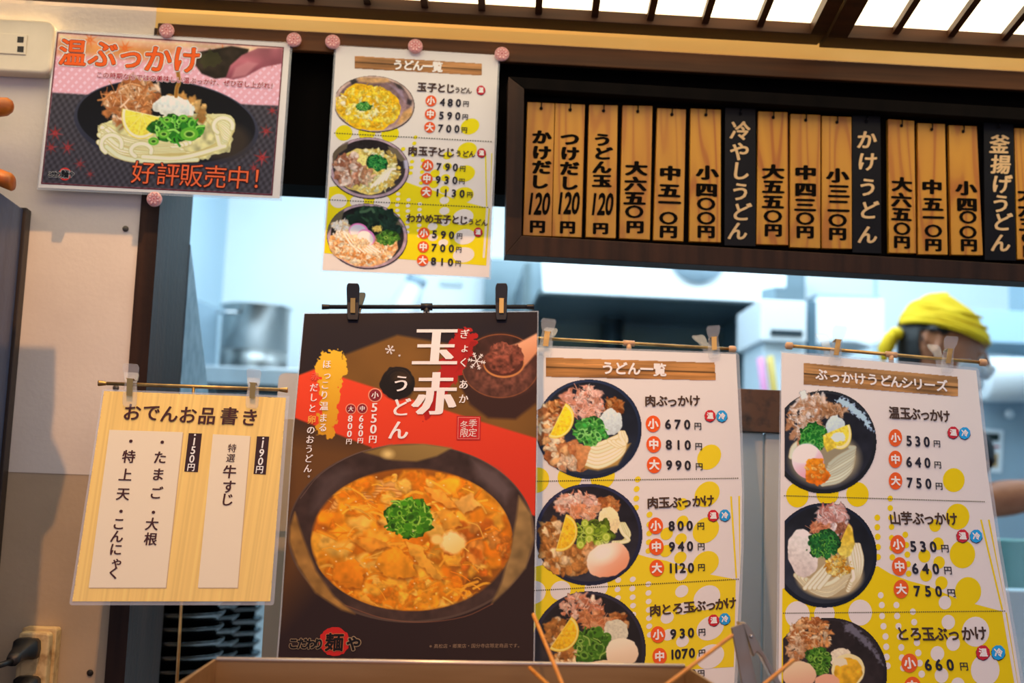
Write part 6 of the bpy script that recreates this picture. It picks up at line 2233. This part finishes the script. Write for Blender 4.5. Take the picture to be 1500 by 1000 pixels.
addm(vs, fs)
nb = MB()
nb.tube([hv(.098, 0, .022), hv(.110, 0, .002), hv(.122, 0, -.022), hv(.116, 0, -.034), hv(.098, 0, -.036)], [.008, .010, .013, .012, .008], 12)   # nose
for sy in (-1, 1):
    nb.ball(hv(.098, sy * .016, -.030), (.010, .009, .008), 12)                        # nostril wings
    nb.tube([hv(.070, sy * .058, .028), hv(.090, sy * .042, .034), hv(.101, sy * .018, .030)], [.006, .009, .008], 10)   # brow ridge
    nb.tube([hv(.078, sy * .044, .002), hv(.088, sy * .034, .001), hv(.094, sy * .022, 0)], [.005, .009, .006], 10)   # closed lids
    e = []                                                                             # ear: rolled rim, bowl and lobe
    for t in np.linspace(-200, 70, 12):
        e.append(hv(-.048 + .017 * math.cos(R(t)) - .004, sy * (.078 + .006 * math.sin(R(t + 40))), -.004 + .028 * math.sin(R(-t)) + .006))
    nb.tube(e, [.005] * 12, 10)
    nb.ball(hv(-.050, sy * .070, 0), (.016, .008, .026), 14)
    nb.ball(hv(-.044, sy * .072, -.028), (.008, .006, .010), 12)
nb.tube([hv(.096, -.022, -.062), hv(.106, 0, -.060), hv(.096, .022, -.062)], [.004, .007, .004], 10)
nb.tube([hv(.094, -.020, -.070), hv(.104, 0, -.070), hv(.094, .020, -.070)], [.004, .007, .004], 10)
addm([Vector(v) for v in nb.v], nb.f)
# torso, neck and arms (standing, right arm reaching to the right)
neck = hv(-.03, 0, -.10)
sh = Vector((hc.x - .05, hc.y, hc.z - .235))
sR = sh + Vector((.03, -.185, -.01))          # near shoulder
sL = sh + Vector((-.02, .185, -.01))
pel = Vector((sh.x - .03, sh.y, 0.90))
el = K(1402, 738, -.22)
wr_ = K(1535, 722, -.25)
hd = wr_ + (wr_ - el).normalized() * .085
skin_chain([(pel, (.17, .12)), (Vector((sh.x - .03, sh.y, 1.12)), (.15, .11)), (Vector((sh.x - .02, sh.y, 1.32)), (.17, .12)), (sh + Vector((0, 0, -.02)), (.12, .09)), (neck + Vector((-.005, 0, -.04)), .058), (neck + Vector((.01, 0, .05)), .056),
            (sR, .068), ((sR + el) / 2, .056), (el, .047), ((el * .55 + wr_ * .45), .047), (wr_, .031), (sL, .068), (sL + Vector((.06, .04, -.26)), .048), (sL + Vector((.26, -.02, -.34)), .034),
            (pel + Vector((0, -.09, -.06)), .10), (pel + Vector((.01, -.10, -.44)), .068), (pel + Vector((-.02, -.10, -.83)), .045), (pel + Vector((.08, -.11, -.86)), .04),
            (pel + Vector((0, .09, -.06)), .10), (pel + Vector((.01, .10, -.44)), .068), (pel + Vector((-.02, .10, -.83)), .045), (pel + Vector((.08, .11, -.86)), .04)],
           [(0, 1), (1, 2), (2, 3), (3, 4), (4, 5), (3, 6), (6, 7), (7, 8), (8, 9), (9, 10), (3, 11), (11, 12), (12, 13), (0, 14), (14, 15), (15, 16), (16, 17), (0, 18), (18, 19), (19, 20), (20, 21)])


def hand(w, d, up, side):
    """palm, four curled fingers and a thumb leaving the side of the palm"""
    d = d.normalized()
    up = (up - d * up.dot(d)).normalized()
    sd = d.cross(up) * side
    g = MB()
    g.tube([w - d * .02, w + d * .02, w + d * .055, w + d * .085], [.027, .033, .038, .032], 14)
    for i, (o, L) in enumerate(((-.030, .066), (-.010, .074), (.011, .070), (.030, .054))):
        b = w + d * .082 + up * o
        g.tube([b - d * .02, b + d * L * .4, b + d * L * .72 + sd * .016, b + d * L * .86 + sd * .038], [.0095, .0092, .0085, .007], 10)
    b = w + d * .025 - up * .024
    g.tube([b, b - up * .022 + d * .022 + sd * .012, b - up * .026 + d * .05 + sd * .026, b - up * .022 + d * .068 + sd * .034], [.013, .0115, .010, .008], 10)
    addm([Vector(v) for v in g.v], g.f)


hand(wr_, wr_ - el, Vector((0, 0, 1)), 1)
w2 = sL + Vector((.26, -.02, -.34))
hand(w2, Vector((.2, -.06, -.08)), Vector((0, 0, 1)), -1)
me = bpy.data.meshes.new('raw')
bm.normal_update()
bmesh.ops.recalc_face_normals(bm, faces=bm.faces)
bm.to_mesh(me)
bm.free()
raw = bpy.data.objects.new('raw', me)
COL.objects.link(raw)
md = raw.modifiers.new('r', 'REMESH')
md.mode = 'VOXEL'
md.voxel_size = 0.0045
sm = raw.modifiers.new('sm', 'SMOOTH')
sm.iterations = 4
dg = bpy.context.evaluated_depsgraph_get()
body = bpy.data.meshes.new_from_object(raw.evaluated_get(dg))
bpy.data.objects.remove(raw)
for p in body.polygons:
    p.use_smooth = True
body.name = 'body'
body.materials.clear()
body.materials.append(M_skin)
bo = bpy.data.objects.new('body', body)
COL.objects.link(bo)
body.transform(Matrix.Translation(-Vector(cook.location)))
bo.parent = cook


def cloth(name, m, keep, off, bvh_src=body):
    """a garment: the faces of the body that keep(world point) accepts, pushed outwards by off and given thickness"""
    b2 = bmesh.new()
    b2.from_mesh(bvh_src)
    base = Vector(cook.location)
    b2.normal_update()
    kill = [f for f in b2.faces if not keep(f.calc_center_median() + base)]
    bmesh.ops.delete(b2, geom=kill, context='FACES')
    for v in b2.verts:
        v.co += v.normal * off
    me2 = bpy.data.meshes.new(name)
    b2.to_mesh(me2)
    b2.free()
    me2.materials.clear()
    me2.materials.append(m)
    o = bpy.data.objects.new(name, me2)
    COL.objects.link(o)
    o.parent = cook
    s = o.modifiers.new('thick', 'SOLIDIFY')
    s.thickness = off * .8
    s.offset = -1
    return o


cut_el = el.x - .02


def seg(p, a, b):
    t = max(0, min(1, (p - a).dot(b - a) / (b - a).length_squared))
    return (p - a - (b - a) * t).length


e2 = sL + Vector((.06, .04, -.26))
fore = ((el + (sR - el) * .12, wr_), (wr_, wr_ + (wr_ - el).normalized() * .2), (e2 + (sL - e2) * .12, w2), (w2, w2 + Vector((.2, -.06, -.08))))
cloth('shirt', M_shirt, lambda p: .86 < p.z < neck.z - .035 and all(seg(p, a, b) > .078 for a, b in fore), .010)
cloth('trousers', mat('dark_trousers', D(34, 36, 44), .8), lambda p: .10 < p.z <= .885, .008)


def hl(p):
    q = p - hc
    t = R(10)
    c, s = math.cos(t), math.sin(t)
    return (q.x * c - q.z * s, q.y, q.x * s + q.z * c)


def is_hair(p):
    x, y, z = hl(p)
    if z < -.085 or x > .062:
        return False
    if x > -.072 - .25 * min(0, z) and z < .022 and abs(y) > .03:
        return False
    return not (z < .034 and x > -.014 and abs(y) > .03) and not (z < -.02 and x > -.035)


cloth('hair', M_hair, is_hair, .005)


def is_mask(p):
    x, y, z = hl(p)
    return x > .022 and -.105 < z < -.022 + (x - .06) * .12 and abs(y) < .075


cloth('face_mask', M_mask, is_mask, .006)
# bandana: cloth cap with folds, knot and tails
N1, N2 = 40, 96
vs, fs = [], []
rs = random.Random(4)
for i in range(N1 + 1):
    u = i / N1
    for j in range(N2):
        ph = 2 * math.pi * j / N2
        low = 0.030 - 0.012 * math.cos(ph)                   # hem height: lower at the forehead
        cx, sy = math.cos(ph), math.sin(ph)
        th = u * math.acos(max(-1, min(1, low / .130)))
        x = .112 * math.sin(th) * cx * (1.06 if cx < 0 else 1.0)
        y = .088 * math.sin(th) * sy
        z = .128 * math.cos(th) + (.010 * -cx) * (1 - u) + .004
        w = .0016 * math.sin(15 * (z + .5 * x) / .1 + 3 * sy) * min(1, 3 * u) + .0026 * math.sin(6 * z / .05 - 4 * x / .1 + 2 * sy) * u
        k_ = 1 + w / .1
        vs.append(hv(x * k_ - .002, y * k_, z * k_))
for i in range(N1):
    for j in range(N2):
        fs.append((i * N2 + j, i * N2 + (j + 1) % N2, (i + 1) * N2 + (j + 1) % N2, (i + 1) * N2 + j))
mbd = MB().add(vs, fs, 0, True)
for kf in range(5):                                         # rolled folds across the near side
    pts = []
    for t in np.linspace(0, 1, 14):
        ph = R(185 + 150 * t)
        zz = .040 + .014 * kf + .010 * math.sin(t * 3 + kf) - .012 * t
        q = math.sqrt(max(.02, 1 - (zz / .134) ** 2))
        pts.append(hv(.113 * q * math.cos(ph) * 1.03, .090 * q * math.sin(ph), zz))
    mbd.tube(pts, [.002] + [.0048 - .0004 * kf] * 12 + [.002], 8)
kn = hv(-.118, -.012, .012)
mbd.ball(kn, (.018, .022, .016), 14)
mbd.tube([kn, kn + Vector((-.02, -.01, -.012)), kn + Vector((-.034, -.014, -.04)), kn + Vector((-.038, -.02, -.075))], [.010, .014, .016, .004], 8)
mbd.tube([kn, kn + Vector((-.012, .01, -.03)), kn + Vector((-.022, .012, -.065))], [.010, .014, .003], 8)
bd = mbd.build('bandana', M_band, cook)
s = bd.modifiers.new('thick', 'SOLIDIFY')
s.thickness = .002
# eyes under the lids
for sy in (-1, 1):
    MB().ball(hv(.083, sy * .032, -.002), (.0115, .0115, .0115), 16).build('eye', mat('eye_white', D(210, 205, 200), .2), cook)
    MB().ball(hv(.0915, sy * .0325, -.004), (.0045, .006, .006), 12).build('iris', mat('dark_iris', D(24, 16, 12), .15), cook)
